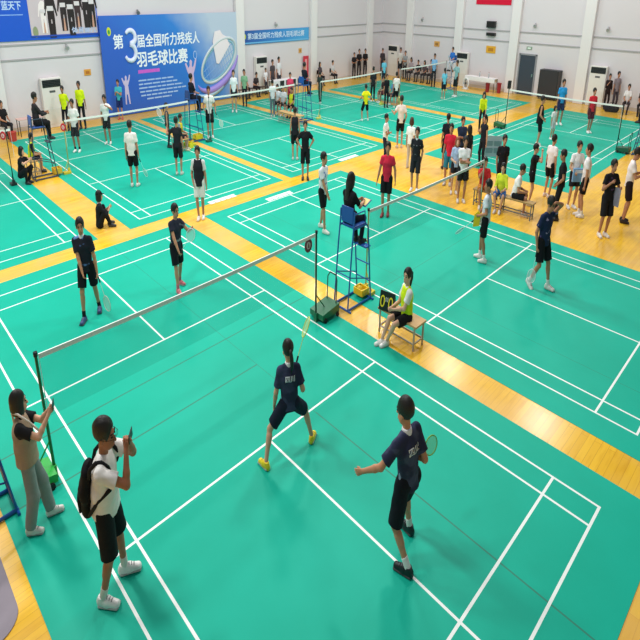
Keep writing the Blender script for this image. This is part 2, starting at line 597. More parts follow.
# round red markers hung on the posts
def marker(label, x, y, z, deg, col='#d8303c'):
    t = thing('round_marker', label, 'marker', (x, y, z), deg, 'round red court markers')
    def ring(r, n=24): return [(r * math.cos(2 * math.pi * i / n), r * math.sin(2 * math.pi * i / n)) for i in range(n)]
    MB().prism(ring(0.115), 'x', -0.012, 0.0).build('disc', plastic(col), t)
    MB().prism(ring(0.06), 'x', 0.001, 0.004).build('white_centre', plastic('#f0d9d6'), t)
    MB().prism([(-0.025, -0.035), (0.025, -0.035), (0.009, 0.04), (-0.009, 0.04)], 'x', 0.005, 0.007).build('digit', plastic(col), t)
    return t
marker('dark pink round marker on the post beside the umpire chair', -0.03, 2.86, 1.38, -3, '#8d3b50')
marker('red round marker on the yellow post by the white shirted pair', -15.3, 2.52, 1.36, -45)
marker('red round marker on the dark post at the far left edge', -15.3, 0.20, 1.40, -45)

# ------------------------------------------------------------------ umpire chairs (local: faces +x, origin under the seat)
def umpire_chair(label, x, y, deg, col='#1f5fae', seatcol='#1d4f9c', box=None):
    t = thing('umpire_chair', label, 'umpire chair', (x, y, 0), deg, 'high umpire chairs')
    p = paint(col, 0.35)
    for s in (-1, 1):
        yb = s * 0.24
        MB().tube([(-0.47, yb, 0.03), (0.47, yb, 0.03)], 0.024, 8).build('skid', p, t)
        MB().tube([(-0.46, yb, 0.05), (-0.36, yb * 0.98, 1.1), (-0.30, yb * 0.96, 1.56), (-0.29, yb * 0.96, 1.74)], 0.019, 8).build('rear_leg', p, t)
        MB().tube([(0.44, yb, 0.05), (0.32, yb * 0.98, 0.9), (0.25, yb * 0.96, 1.38), (0.18, yb * 0.96, 1.45), (-0.30, yb * 0.96, 1.45)], 0.019, 8).build('front_leg', p, t)
        MB().tube([(-0.40, yb, 0.62), (0.36, yb, 0.42)], 0.012, 8).build('side_brace', p, t)
        MB().tube([(-0.29, yb * 0.96, 1.70), (0.10, yb * 0.96, 1.70), (0.14, yb * 0.96, 1.45)], 0.014, 8).build('armrest', p, t)
        MB().tube([(s * 0.45, -0.34, 0.02), (s * 0.45, 0.34, 0.02)], 0.022, 8).build('foot_bar', p, t)
    for z, xx in ((0.36, 0.395), (0.68, 0.352), (1.0, 0.305)):
        MB().tube([(xx, -0.235, z), (xx, 0.235, z)], 0.014, 8).build('rung', p, t)
    MB().box(0.20, -0.22, 1.0, 0.40, 0.22, 1.02, 0, 0.005).build('footrest', p, t)
    MB().tube([(-0.40, -0.235, 0.62), (-0.40, 0.235, 0.62)], 0.012, 8).build('rear_brace', p, t)
    MB().box(-0.28, -0.22, 1.44, 0.20, 0.22, 1.48, 0, 0.012).build('seat', plastic(seatcol), t)
    MB().box(-0.31, -0.20, 1.52, -0.27, 0.20, 1.80, 0, 0.02).build('backrest', plastic(seatcol), t)
    return t

umpire_chair('tall blue umpire chair on the wood strip under the long-haired umpire', 0.07, 4.40, 90)
umpire_chair('blue umpire chair cut off by the left edge behind the woman', 0.0, -4.19, 90, '#1b4f9e')
umpire_chair('high umpire chair by the left edge under the man in dark jacket', -15.5, 1.60, 90, '#39465a', '#3b62b4')
umpire_chair('high umpire chair in front of the blue banner', -16.05, 9.40, 90, '#2a4f8a', '#274b8f')
umpire_chair('high umpire chair in front of the red upright banner', -15.35, 16.95, 90, '#2a5d9a', '#1d56a6')
umpire_chair('far high umpire chair with blue seat near the right wall', -15.0, 33.5, -90, '#5d7fa6', '#2a63b4')
umpire_chair('blue umpire chair at the right picture edge behind the crowd', 1.75, 24.7, 180, '#2a5686', '#27508c')

def crate(label, x, y, z, deg, sx, sy, sz, col):
    t = thing('storage_crate', label, 'crate', (x, y, z), deg, 'plastic crates under umpire chairs')
    w = 0.015
    MB().box(-sx / 2, -sy / 2, 0, sx / 2, sy / 2, 0.02).build('bottom', plastic(col), t)
    for a in (-1, 1):
        MB().box(a * sx / 2 - w, -sy / 2, 0, a * sx / 2 + w, sy / 2, sz, 0, 0.005).build('side', plastic(col), t)
        MB().box(-sx / 2, a * sy / 2 - w, 0, sx / 2, a * sy / 2 + w, sz, 0, 0.005).build('side', plastic(col), t)
    MB().sphere((-0.08, 0.02, sz * 0.5), (0.1, 0.09, sz * 0.45)).build('contents', plastic('#d9b420'), t, True)
    MB().sphere((0.1, -0.02, sz * 0.45), (0.09, 0.1, sz * 0.4)).build('contents', plastic('#c99f18'), t, True)
    return t
crate('yellow crate between the skids of the tall blue umpire chair', 0.05, 4.76, 0.06, 0, 0.30, 0.26, 0.12, '#e6c51f')
crate('yellow crate under the high chair in front of the blue banner', -16.05, 9.6, 0.06, 0, 0.36, 0.4, 0.16, '#d9cf2a')
crate('yellow crate on the floor beside the scorekeeper by the blue banner', -15.1, 8.45, 0.01, 20, 0.4, 0.3, 0.2, '#e3d620')
crate('yellow crate under the high chair by the left edge', -15.5, 2.1, 0.06, 0, 0.36, 0.3, 0.16, '#d8b332')

# ------------------------------------------------------------------ benches, tables, chairs
def bench(label, x, y, deg, L, D=0.42, H=0.43, top='#c9a36d', leg='#a99e90', frames=2):
    t = thing('bench', label, 'bench', (x, y, 0), deg, 'benches')
    MB().box(-L / 2, -D / 2, H - 0.035, L / 2, D / 2, H, 0, 0.006).build('seat', mat(top, 0.5, 0, 0.1, 6), t)
    for i in range(frames):
        xx = -L / 2 + 0.06 + (L - 0.12) * i / (frames - 1)
        for yy in (-D / 2 + 0.03, D / 2 - 0.03):
            MB().box(xx - 0.016, yy - 0.016, 0, xx + 0.016, yy + 0.016, H - 0.035).build('leg', paint(leg), t)
        MB().box(xx - 0.012, -D / 2 + 0.03, 0.1, xx + 0.012, D / 2 - 0.03, 0.125).build('crossbar', paint(leg), t)
    for yy in (-D / 2 + 0.03, D / 2 - 0.03):
        MB().box(-L / 2 + 0.06, yy - 0.012, 0.10, L / 2 - 0.06, yy + 0.012, 0.125).build('rail', paint(leg), t)
    return t
bench('pale wooden bench on the wood strip under the scorekeeper in yellow', 1.86, 4.12, 0, 1.12)
bench('long wooden bench in the crowd under three seated people', 0.05, 12.85, 4, 2.3, 0.32, 0.43, '#a88b58', '#6b6f72', 3)
bench('dark bench along the left wall right of the blue banner', -23.6, 19.0, 90, 2.6, 0.4, 0.43, '#4a3a33', '#3a3633', 3)
bench('small bench under the scorekeeper in front of the blue banner', -15.1, 7.95, 0, 1.0)
bench('bench under the scorekeeper beside the left high chair', -16.4, 1.42, 0, 0.8)
bench('bench under the white shirted pair and the scorekeeper far away', -15.3, 15.75, 0, 2.0)
bench('bench under the seated group beyond the yellow shirted player', -14.9, 24.95, 0, 1.8, 0.4, 0.43, '#b9a06a')

sb = thing('flip_scoreboard', 'black flip scoreboard with yellow zeros on the bench end', 'scoreboard', (1.53, 3.99, 0.43), 12)
MB().prism([(-0.10, 0.0), (0.10, 0.0), (0.01, 0.30), (-0.01, 0.30)], 'x', -0.19, 0.19).build('stand', plastic('#151515'), sb)
def digit_geo(ch, m, parent, x0, z0, w, h, name='digit'):
    V, F = text_geo(ch)
    mn, mx = V.min(0), V.max(0)
    P = []
    for v in V:
        a = x0 + (v[0] - mn[0]) / (mx[0] - mn[0]) * w
        z = z0 + (v[1] - mn[1]) / (mx[1] - mn[1]) * h
        P.append((a, -0.10 + 0.3 * z - 0.006, z))
    return MB().add(P, F).build(name, m, parent)
YEL = plastic('#f1dc2c')
for x0 in (-0.165, 0.045):
    digit_geo('0', YEL, sb, x0, 0.05, 0.12, 0.19)
digit_geo('0', plastic('#e8e8e0'), sb, -0.038, 0.15, 0.03, 0.07, 'set_digit')
digit_geo('0', plastic('#e8e8e0'), sb, 0.006, 0.15, 0.03, 0.07, 'set_digit')

def chair(label, x, y, deg, col='#2a2426', grp='spectator chairs along the walls'):
    t = thing('folding_chair', label, 'chair', (x, y, 0), deg, grp)
    MB().box(-0.2, -0.2, 0.42, 0.2, 0.2, 0.45, 0, 0.01).build('seat', plastic(col), t)
    MB().box(-0.21, -0.2, 0.58, -0.18, 0.2, 0.82, 0, 0.01).build('backrest', plastic(col), t)
    for sx in (-1, 1):
        for sy in (-1, 1):
            MB().tube([(sx * 0.2, sy * 0.18, 0), (sx * 0.16 if sx > 0 else -0.19, sy * 0.18, 0.43 if sx > 0 else 0.8)], 0.012, 6).build('leg', METAL, t)
    return t

def table(label, x, y, deg, L, D, H, cloth_col, drop):
    t = thing('table', label, 'table', (x, y, 0), deg, 'tables along the walls')
    MB().box(-L / 2, -D / 2, H - 0.03, L / 2, D / 2, H, 0, 0.005).build('tabletop', plastic(cloth_col), t)
    if drop:
        for s in (-1, 1):
            MB().box(-L / 2, s * D / 2 - 0.006, H - drop, L / 2, s * D / 2 + 0.006, H - 0.02).build('skirt', cloth(cloth_col), t)
    for sx in (-1, 1):
        for sy in (-1, 1):
            MB().tube([(sx * (L / 2 - 0.05), sy * (D / 2 - 0.05), 0), (sx * (L / 2 - 0.05), sy * (D / 2 - 0.05), H - 0.03)], 0.02, 8).build('leg', STEEL_DARK, t)
    return t
table('white covered table against the right wall by the pillar', -12.9, 34.7, 0, 2.7, 0.6, 0.74, '#efe9ea', 0.22)
table('low pinkish table at the far left wall beside the sitting man', -23.4, 3.35, 90, 1.3, 0.6, 0.62, '#d9b3ab', 0.0)
table('long white table by the left wall under the narrow banner', -22.9, 21.6, 90, 2.4, 0.6, 0.74, '#e9e6e8', 0.3)
for i, (yy, lab) in enumerate([(20.6, 'first black chair by the long white table, nearest the air conditioner'), (21.2, 'second black chair by the long white table'), (21.8, 'third black chair by the long white table'), (22.4, 'fourth black chair by the long white table, nearest the red banner')]):
    chair(lab, -22.0, yy, 180, '#241f22')

# ------------------------------------------------------------------ air conditioners
def air_con(label, x, y, deg):
    t = thing('air_conditioner', label, 'air conditioner', (x, y, 0), deg, 'white floor-standing air conditioners')
    W, D, H = 1.12, 0.34, 1.86
    MB().box(-W / 2, -D / 2, 0, W / 2, D / 2, H, 0, 0.03).build('cabinet', mat('#e3e0dc', 0.5, 0, 0.02, 3), t)
    MB().box(-0.50, D / 2 - 0.01, 1.52, 0.50, D / 2 + 0.02, 1.80, 0, 0.01).build('outlet', STEEL_DARK, t)
    for i in range(4):
        MB().box(-0.48, D / 2 + 0.02, 1.56 + i * 0.06, 0.48, D / 2 + 0.035, 1.575 + i * 0.06).build('louvre', plastic('#3a3d40'), t)
    MB().box(-0.16, D / 2, 1.32, 0.16, D / 2 + 0.012, 1.40, 0, 0.004).build('display', plastic('#55595c'), t)
    MB().box(-0.48, D / 2 - 0.004, 0.12, 0.48, D / 2 + 0.012, 0.72, 0, 0.01).build('intake_panel', plastic('#dedbd5'), t)
    return t
air_con('white air conditioner at the left wall behind the man on the high chair', -24.3, 4.95, -90)
air_con('white air conditioner under the narrow blue banner', -24.3, 20.5, -90)
air_con('white air conditioner nearest the wall corner on the right wall', -22.75, 35.58, 180)
air_con('white air conditioner behind the player holding a racket by the wall', -15.25, 35.58, 180)
air_con('white air conditioner behind the player in red at upper right', -4.25, 35.58, 180)

# ------------------------------------------------------------------ banners and signs
def banner_mat(c0, c1, c2, axis_scale, off):
    m = bpy.data.materials.new('printed_banner')
    m.use_nodes = True
    nt = m.node_tree
    b = nt.nodes['Principled BSDF']
    tc = nt.nodes.new('ShaderNodeTexCoord')
    mp = nt.nodes.new('ShaderNodeMapping')
    mp.inputs['Scale'].default_value = axis_scale
    mp.inputs['Location'].default_value = off
    nt.links.new(tc.outputs['Object'], mp.inputs['Vector'])
    sp = nt.nodes.new('ShaderNodeSeparateXYZ')
    nt.links.new(mp.outputs[0], sp.inputs[0])
    ad = nt.nodes.new('ShaderNodeMath')
    ad.operation = 'ADD'
    nt.links.new(sp.outputs[1], ad.inputs[0])
    nt.links.new(sp.outputs[2], ad.inputs[1])
    n = nt.nodes.new('ShaderNodeTexNoise')
    n.inputs['Scale'].default_value = 0.9
    nt.links.new(tc.outputs['Object'], n.inputs['Vector'])
    ad2 = nt.nodes.new('ShaderNodeMath')
    ad2.operation = 'MULTIPLY_ADD'
    ad2.inputs[1].default_value = 0.25
    nt.links.new(n.outputs['Fac'], ad2.inputs[0])
    nt.links.new(ad.outputs[0], ad2.inputs[2])
    cr = nt.nodes.new('ShaderNodeValToRGB')
    e = cr.color_ramp.elements
    e[0].position, e[0].color = 0.1, (*lin(c0), 1)
    e[1].position, e[1].color = 0.95, (*lin(c2), 1)
    k = e.new(0.62)
    k.color = (*lin(c1), 1)
    nt.links.new(ad2.outputs[0], cr.inputs[0])
    nt.links.new(cr.outputs[0], b.inputs['Base Color'])
    b.inputs['Roughness'].default_value = 0.6
    return m

XB = -24.25
bn = thing('event_banner', 'big blue event banner with large white Chinese lettering on the left wall', 'banner', (XB, 13.2, 0))
PLAIN = 0.025
MB().box(-0.06, -5.1, 0.02, PLAIN, 5.1, 4.03).build('backing', banner_mat('#2a5fc4', '#2a7fd6', '#b9c9dd', (1, 0.105 / K, 0.10), (0, 0.20, -0.05)), bn)
WHT = plastic('#eef4fb')
def bt(body, y0, z0, w, h, m=WHT, name='lettering', bold=0.02):
    return wall_text(name, body, m, bn, (PLAIN + 0.004, y0 - 13.2, z0), (0, 1), w, h, (1, 0), 0, bold)
bt('第', 8.88, 2.72, 0.62, 0.56)
bt('届全国听力残疾人', 10.42, 2.72, 4.6, 0.52)
bt('羽毛球比赛', 10.3, 1.92, 3.7, 0.62, bold=0.03)
# the big swooping numeral 3
mb = MB()
P3c = []
for i in range(25):
    a = math.radians(150 - 240 * i / 24)
    P3c.append((PLAIN + 0.02, 10.0 - 13.2 + 0.32 * math.cos(a), 3.17 + 0.27 * math.sin(a)))
for i in range(25):
    a = math.radians(80 - 235 * i / 24)
    P3c.append((PLAIN + 0.02, 9.92 - 13.2 + 0.36 * math.cos(a), 2.55 + 0.33 * math.sin(a)))
mb.tube(P3c, [0.075 + 0.05 * math.sin(math.pi * i / 49) for i in range(50)], 8)
mb.build('numeral', plastic('#dfe6fb'), bn, True)
MB().box(PLAIN, 10.33 - 13.2, 1.66, PLAIN + 0.006, 11.85 - 13.2, 1.80).build('pink_strip', plastic('#cf5fd0'), bn)
for i, (a, b, z) in enumerate([(10.3, 12.85, 1.33), (10.3, 13.1, 1.17), (10.3, 13.5, 1.01), (10.35, 13.75, 0.85), (10.4, 13.1, 0.69), (10.8, 12.6, 0.53)]):
    mb = MB()
    rnd = random.Random(i)
    y = a
    while y < b:
        w = rnd.uniform(0.25, 0.6)
        mb.box(PLAIN, y - 13.2, z, PLAIN + 0.005, min(y + w, b) - 13.2, z + 0.06)
        y += w + 0.07
    mb.box(PLAIN, a - 13.2, z + 0.025, PLAIN + 0.004, b - 13.2, z + 0.035)
    mb.build('small_print', plastic('#a9c4ee'), bn)
def silhouette(name, pts, m, x, scale, oy, oz, parent=bn, base=13.2):
    return MB().prism([(oy - base + p[0] * scale, oz + p[1] * scale) for p in pts], 'x', x, x + 0.008).build(name, m, parent)
PLAYER = [(-.10, 0), (-.02, 0), (.02, .42), (.10, .42), (.16, 0), (.24, 0), (.20, .5), (.17, .80), (.28, .98), (.36, 1.22), (.30, 1.24), (.2, 1.04), (.12, .98), (.11, 1.06), (.13, 1.16), (.06, 1.22), (-.01, 1.16), (.0, 1.04), (-.08, .98), (-.18, 1.14), (-.24, 1.11), (-.14, .88), (-.06, .78), (-.08, .45)]
PINKW = plastic('#cdbfe2')
silhouette('player_figure', PLAYER, PINKW, PLAIN, 0.98, 9.4, 0.45)
silhouette('player_figure', PLAYER, plastic('#d5b9dd'), PLAIN, 1.55, 14.15, 0.15)
mb = MB()
mb.tube([(PLAIN + 0.012, 14.62 - 13.2 + 0.13 * math.cos(2 * math.pi * i / 20), 2.22 + 0.17 * math.sin(2 * math.pi * i / 20)) for i in range(20)], 0.018, 6, 0, True)
mb.build('player_racket', plastic('#bcd3f4'), bn)
def ell_ring(cy, cz, a, b, rot, n=40, t0=0, t1=360):
    P = []
    for i in range(n + 1):
        t = math.radians(t0 + (t1 - t0) * i / n)
        x, y = a * math.cos(t), b * math.sin(t)
        c, s = math.cos(rot), math.sin(rot)
        P.append((PLAIN + 0.012, cy - 13.2 + x * c - y * s, cz + x * s + y * c))
    return P
rot = math.radians(25)
MB().tube(ell_ring(16.6, 1.88, 1.62, 0.80, rot)[:-1], 0.075, 6, 0, True).build('racket_rim', plastic('#c9d4d8'), bn, True)
MB().tube(ell_ring(16.55, 1.85, 1.5, 0.68, rot)[:-1], 0.04, 6, 0, True).build('racket_rim', plastic('#7fb7c9'), bn, True)
mb = MB()
for i in range(-7, 8):
    x = i * 0.2
    h = 0.66 * math.sqrt(max(0, 1 - (x / 1.5) ** 2))
    c, s = math.cos(rot), math.sin(rot)
    A = [(x * c - y * s, x * s + y * c) for y in (-h, h)]
    mb.tube([(PLAIN + 0.004, 16.55 - 13.2 + A[0][0], 1.85 + A[0][1]), (PLAIN + 0.004, 16.55 - 13.2 + A[1][0], 1.85 + A[1][1])], 0.018, 4)
for j in (-0.45, -0.15, 0.15, 0.45):
    h = 1.48 * math.sqrt(1 - (j / 0.68) ** 2)
    A = [(x * c - j * s, x * s + j * c) for x in (-h, h)]
    mb.tube([(PLAIN + 0.004, 16.55 - 13.2 + A[0][0], 1.85 + A[0][1]), (PLAIN + 0.004, 16.55 - 13.2 + A[1][0], 1.85 + A[1][1])], 0.018, 4)
mb.build('racket_strings', plastic('#7ea9dc'), bn)
MB().prism([(16.35 - 13.2, 1.75), (16.55 - 13.2, 1.72), (17.55 - 13.2, 2.55), (17.25 - 13.2, 2.95), (16.95 - 13.2, 3.05), (16.75 - 13.2, 3.25), (16.3 - 13.2, 3.2), (16.1 - 13.2, 2.75)], 'x', PLAIN + 0.03, PLAIN + 0.06).build('shuttlecock', plastic('#efe6ec'), bn)
MB().tube(ell_ring(16.5, 1.75, 2.0, 1.0, rot, 30, 185, 330), [0.03 + 0.17 * math.sin(math.pi * i / 30) for i in range(31)], 6).build('swoosh', plastic('#9a86d6'), bn, True)
MB().tube(ell_ring(16.3, 1.5, 2.0, 0.95, rot, 30, 200, 320), [0.03 + 0.12 * math.sin(math.pi * i / 30) for i in range(31)], 6).build('swoosh', plastic('#a9d0ea'), bn, True)
MB().prism([(8.66 - 13.2 + 0.13 * math.cos(i * math.pi / 10), 3.42 + 0.17 * math.sin(i * math.pi / 10)) for i in range(20)], 'x', PLAIN, PLAIN + 0.006).build('emblem', plastic('#cfd92a'), bn)
MB().prism([(8.66 - 13.2 + 0.07 * math.cos(i * math.pi / 10), 3.40 + 0.09 * math.sin(i * math.pi / 10)) for i in range(20)], 'x', PLAIN + 0.006, PLAIN + 0.01).build('emblem_core', plastic('#3f9a4a'), bn)

nb = thing('narrow_banner', 'narrow blue banner with one line of lettering on the left wall', 'banner', (XW + 0.06, 22.35, 0))
MB().box(-0.05, -3.5, 2.47, 0.02, 3.5, 3.13).build('backing', banner_mat('#2d4f9c', '#2f86cf', '#4aa3dd', (1, 0.14 / K, 0.0), (0, 0.5, 0)), nb)
wall_text('lettering', '第3届全国听力残疾人羽毛球比赛', plastic('#cfe2f7'), nb, (0.025, -2.95, 2.70), (0, 1), 5.9, 0.30, (1, 0), 0, 0.012)
MB().prism([(-3.2 + 0.09 * math.cos(i * math.pi / 8), 2.85 + 0.12 * math.sin(i * math.pi / 8)) for i in range(16)], 'x', 0.02, 0.028).build('emblem', plastic('#c9d640'), nb)
MB().box(0.02, -3.45, 2.50, 0.026, 3.45, 2.56).build('stripe', plastic('#6fb9e6'), nb)

bd = thing('wall_board', 'blue wall board with a group photo at the upper left corner', 'board', (XW + 0.02, 5.4, 0))
MB().box(-0.02, -6.0, 3.24, 0.06, 2.73, 6.4).build('backing', plastic('#1058cf'), bd)
MB().box(0.06, -1.05, 3.37, 0.075, 2.66, 6.3).build('photo_panel', mat('#cbbfc6', 0.6, 0, 0.08, 2), bd)
MB().box(0.075, -1.08, 3.34, 0.09, 2.70, 3.40).build('photo_border', plastic('#2b4db0'), bd)
wall_text('lettering', '蓝天下', plastic('#bcd8fa'), bd, (0.064, -2.35, 4.30), (0, 1), 0.95, 0.30, (1, 0), 0, 0.015)
MB().box(0.06, -3.2, 4.12, 0.066, -1.35, 4.15).build('underline', plastic('#8fb9f2'), bd)
wall_text('caption', '体育健儿', plastic('#b9c8ea'), bd, (0.094, 1.15, 3.42), (0, 1), 1.4, 0.22, (1, 0), 0, 0.015)
FIG = [(-.12, -.2), (-.02, -.2), (.03, .45), (.08, .45), (.12, -.2), (.22, -.2), (.24, .5), (.23, .9), (.34, .55), (.40, .58), (.30, 1.15), (.14, 1.3), (-.04, 1.3), (-.2, 1.15), (-.32, .6), (-.26, .56), (-.14, .9), (-.14, .5)]
for i, (yy, zz, sc, c) in enumerate([(-.35, 3.62, .75, '#efe6e6'), (.05, 3.50, 1.0, '#221a1e'), (.75, 3.7, .9, '#2a2024'), (1.15, 3.55, 1.0, '#1d181b'), (1.55, 3.75, .9, '#3a2a2e'), (2.05, 3.8, 1.0, '#211b1e'), (2.40, 3.8, .9, '#1b1719')]):
    silhouette('printed_figure', FIG, plastic(c), 0.076 + 0.003 * i, sc, yy, zz, bd, 0)
    MB().prism([(yy - .10 * sc, zz - .2 * sc), (yy + 0.18 * sc, zz - .2 * sc), (yy + 0.15 * sc, zz + .3 * sc), (yy - .06 * sc, zz + .3 * sc)], 'x', 0.0765 + 0.003 * i, 0.0775 + 0.003 * i + .006).build('printed_legs', plastic('#c99a86' if i % 2 == 0 else '#2a2226'), bd)
    MB().box(0.08, yy - 0.13 * sc, zz + 0.75 * sc, 0.105, yy + 0.2 * sc, zz + 0.92 * sc).build('printed_bib', plastic('#d9d4d8'), bd)
MB().prism([(-.82 + 0.14 * math.cos(i * math.pi / 8), 3.52 + 0.2 * math.sin(i * math.pi / 8)) for i in range(16)], 'x', 0.076, 0.08).build('printed_shape', plastic('#8f9a78'), bd)

def wall_sign(label, name, axis, c, z0, z1, half, col, glyph=None):
    if axis == 'l':
        t = thing(name, label, 'sign', (XW + 0.02, c, 0), 0)
    else:
        t = thing(name, label, 'sign', (c, YW - 0.02, 0), -90)
    MB().box(-0.02, -half, z0, 0.015, half, z1, 0, 0.006).build('panel', plastic(col), t)
    if glyph:
        MB().box(0.015, -half * 0.55, z0 + (z1 - z0) * 0.25, 0.02, half * 0.55, z0 + (z1 - z0) * 0.72).build('printed_patch', plastic(glyph), t)
    return t
wall_sign('small orange sign on the left wall above the yellow jackets', 'wall_sign', 'l', 7.2, 1.78, 2.02, 0.2, '#dc9c3c', '#b5702a')
wall_sign('small orange sign above the red upright banner', 'wall_sign', 'l', 24.9, 1.80, 2.05, 0.17, '#d9a458', '#b07a3a')
wall_sign('yellow square sign on the right wall under the loudspeakers', 'wall_sign', 'r', -12.85, 1.93, 2.30, 0.42, '#e2a82c', '#b97d1c')
wall_sign('small orange sign above the man in blue at the right wall', 'wall_sign', 'r', -18.1, 2.0, 2.3, 0.28, '#dba455', '#a3753a')
wall_sign('small green exit sign above the dark door', 'exit_sign', 'r', -9.62, 2.28, 2.44, 0.22, '#8aa08f', '#e4efe6')
rb = thing('upright_banner', 'narrow red upright banner by the left wall pillar', 'banner', (XW + 0.15, 25.45, 0))
MB().box(-0.015, -0.3, 0.03, 0.015, 0.3, 1.62).build('panel', cloth('#c93a4c'), rb)
MB().box(0.015, -0.12, 0.5, 0.02, 0.12, 1.45).build('printed_patch', plastic('#e79aa0'), rb)
fl = thing('red_flag', 'red flag hanging flat high on the right wall at the top edge', 'flag', (-13.02, YW - 0.03, 0), -90)
MB().box(-0.01, -1.53, 4.40, 0.01, 1.53, 6.8).build('cloth', cloth('#d3183a'), fl)

for i, (x, z) in enumerate(((-12.95, 3.24), (-12.9, 2.83))):
    t = thing('loudspeaker', ('larger black loudspeaker high on the right wall', 'smaller black loudspeaker under the larger one on the right wall')[i], 'loudspeaker', (x, YW - 0.15, z), -90)
    h = (0.34, 0.16)[i]
    MB().box(-0.12, -0.38, 0, 0.13, 0.38, h, 0, 0.015).build('cabinet', plastic('#2a2a2c'), t)
    MB().box(0.13, -0.34, 0.03, 0.14, 0.34, h - 0.03).build('grille', plastic('#151516', 0.8), t)
    MB().box(-0.15, -0.05, 0.05, -0.12, 0.05, h - 0.05).build('bracket', STEEL_DARK, t)
# wall lamps / cameras on the upper ledge
for i, (axis, c) in enumerate((('l', 6.15), ('l', 22.2), ('l', 10.73), ('r', -19.76), ('r', -9.34), ('r', -4.13))):
    lab = ['small grey wall spotlight under the blue wall board', 'small grey wall spotlight above the narrow banner', 'small grey wall spotlight beside the corner of the wall board', 'small grey wall spotlight high near the wall corner', 'small grey wall spotlight left of the thick right pillar', 'small grey wall spotlight high on the right wall near the picture edge'][i]
    z = 2.88 if i == 0 else (4.08 if i == 2 else 3.32 + 0.12 * (axis == 'r'))
    t = thing('wall_spotlight', lab, 'spotlight', (XW + 0.05, c, z) if axis == 'l' else (c, YW - 0.05, z), 0 if axis == 'l' else -90, 'wall spotlights')
    MB().box(-0.05, -0.03, 0.0, 0.03, 0.03, 0.16).build('bracket', METAL, t)
    MB().tube([(0.02, 0, 0.10), (0.16, 0, 0.0)], [0.06, 0.10], 12).build('lamp_head', mat('#a9aaac' if i != 2 else '#6f7274', 0.5), t)

# dark door and black cabinet on the right wall
dr = MB().box(-10.22, YW - 0.05, 0, -9.03, YW - 0.01, 2.0)
dr = dr.build('door_1', plastic('#39414f'), None, False, 'structure')
MB().box(-9.18, YW - 0.09, 0.95, -9.11, YW - 0.05, 1.1).build('door_handle', METAL, dr)
for x in (-10.29, -8.96):
    trim(MB().box(x - 0.05, YW - 0.07, 0, x + 0.05, YW, 2.06), mat('#8d8f96', 0.5))
trim(MB().box(-10.34, YW - 0.07, 2.0, -8.91, YW, 2.08), mat('#8d8f96', 0.5))
cb = thing('equipment_cabinet', 'black equipment cabinet beside the dark door', 'cabinet', (-7.55, YW - 0.42, 0), -90)
MB().box(-0.36, -0.72, 0.08, 0.36, 0.72, 1.45, 0, 0.02).build('body', plastic('#232427'), cb)
MB().box(0.36, -0.68, 0.12, 0.375, 0.68, 1.41, 0, 0.004).build('front_panel', plastic('#2e2d31', 0.7), cb)
for sy in (-0.6, 0.6):
    for sx in (-0.28, 0.28):
        MB().tube([(sx, sy - 0.02, 0.04), (sx, sy + 0.02, 0.04)], 0.04, 10).build('wheel', RUBBER, cb)

# loose things near the walls
def tub(label, x, y, r, h, col, lid=None):
    t = thing('plastic_bucket', label, 'bucket', (x, y, 0), 0, 'plastic buckets')
    MB().tube([(0, 0, 0), (0, 0, h)], [r * 0.85, r], 14).build('body', plastic(col), t)
    MB().tube([(0, 0, h), (0, 0, h + 0.03)], r * 1.05, 14).build('lid', plastic(lid or col), t)
tub('dark red bucket under the white covered table', -12.2, 34.6, 0.17, 0.45, '#8a1f2c')
tub('dark red bucket right of the white covered table', -11.35, 34.9, 0.17, 0.50, '#98202c')
tub('red bucket on the wood floor beside the low pinkish table', -22.6, 2.2, 0.2, 0.3, '#c0392f')
fn = thing('floor_fan', 'round white floor fan left of the white covered table', 'fan', (-14.1, 34.4, 0), -100)
MB().tube([(0.0, 0.28 * math.cos(2 * math.pi * i / 20), 0.32 + 0.28 * math.sin(2 * math.pi * i / 20)) for i in range(20)], 0.05, 8, 0, True).build('housing', plastic('#e7e8ea'), fn, True)
for i in range(4):
    a = math.pi / 2 * i
    MB().prism([(0.05 * math.cos(a), 0.32 + 0.05 * math.sin(a)), (0.24 * math.cos(a - .3), 0.32 + 0.24 * math.sin(a - .3)), (0.24 * math.cos(a + .3), 0.32 + 0.24 * math.sin(a + .3))], 'x', -0.01, 0.01).build('blade', plastic('#9aa0a6'), fn)
MB().tube([(-0.04, 0, 0.32), (0.05, 0, 0.32)], 0.06, 12).build('hub', plastic('#4a4d52'), fn)
MB().box(-0.16, -0.25, 0, 0.16, 0.25, 0.05, 0, 0.01).build('foot', plastic('#d9dadc'), fn)
for i, (x, lab) in enumerate(((-13.05, 'left water bottle on the white covered table'), (-12.25, 'right water bottle on the white covered table'))):
    t = thing('water_bottle', lab, 'bottle', (x, 34.7, 0.74), 0, 'water bottles on the white table')
    MB().tube([(0, 0, 0), (0, 0, 0.2), (0, 0, 0.26)], [0.05, 0.05, 0.02], 10).build('body', plastic('#b9c0c4'), t, True)
    MB().tube([(0, 0, 0.26), (0, 0, 0.29)], 0.024, 10).build('cap', plastic('#9b2f38'), t)
bx = thing('scoreboard_stand', 'grey folding scoreboard leaning at the mat behind the bench', 'scoreboard', (-3.6, 19.0, 0), -50)
MB().prism([(-0.22, 0.0), (0.22, 0.0), (0.05, 0.66), (-0.03, 0.62)], 'y', -0.42, 0.42).build('stand', plastic('#8fa3a6'), bx)
for z in (0.12, 0.34):
    for y0 in (-0.36, 0.04):
        MB().box(0.20 - 0.29 * z / 0.62 * 0.66 - 0.02, y0, z, 0.235 - 0.30 * z / 0.62 * 0.62, y0 + 0.32, z + 0.17).build('flip_panel', plastic('#6f8288'), bx)
gb = thing('scoreboard_box', 'small yellow and black scoreboard box far away on the court edge', 'scoreboard', (-13.7, 24.7, 0), 45)
MB().box(-0.05, -0.45, 0.05, 0.05, 0.45, 0.40, 0, 0.01).build('panel', plastic('#d9cf7a'), gb)
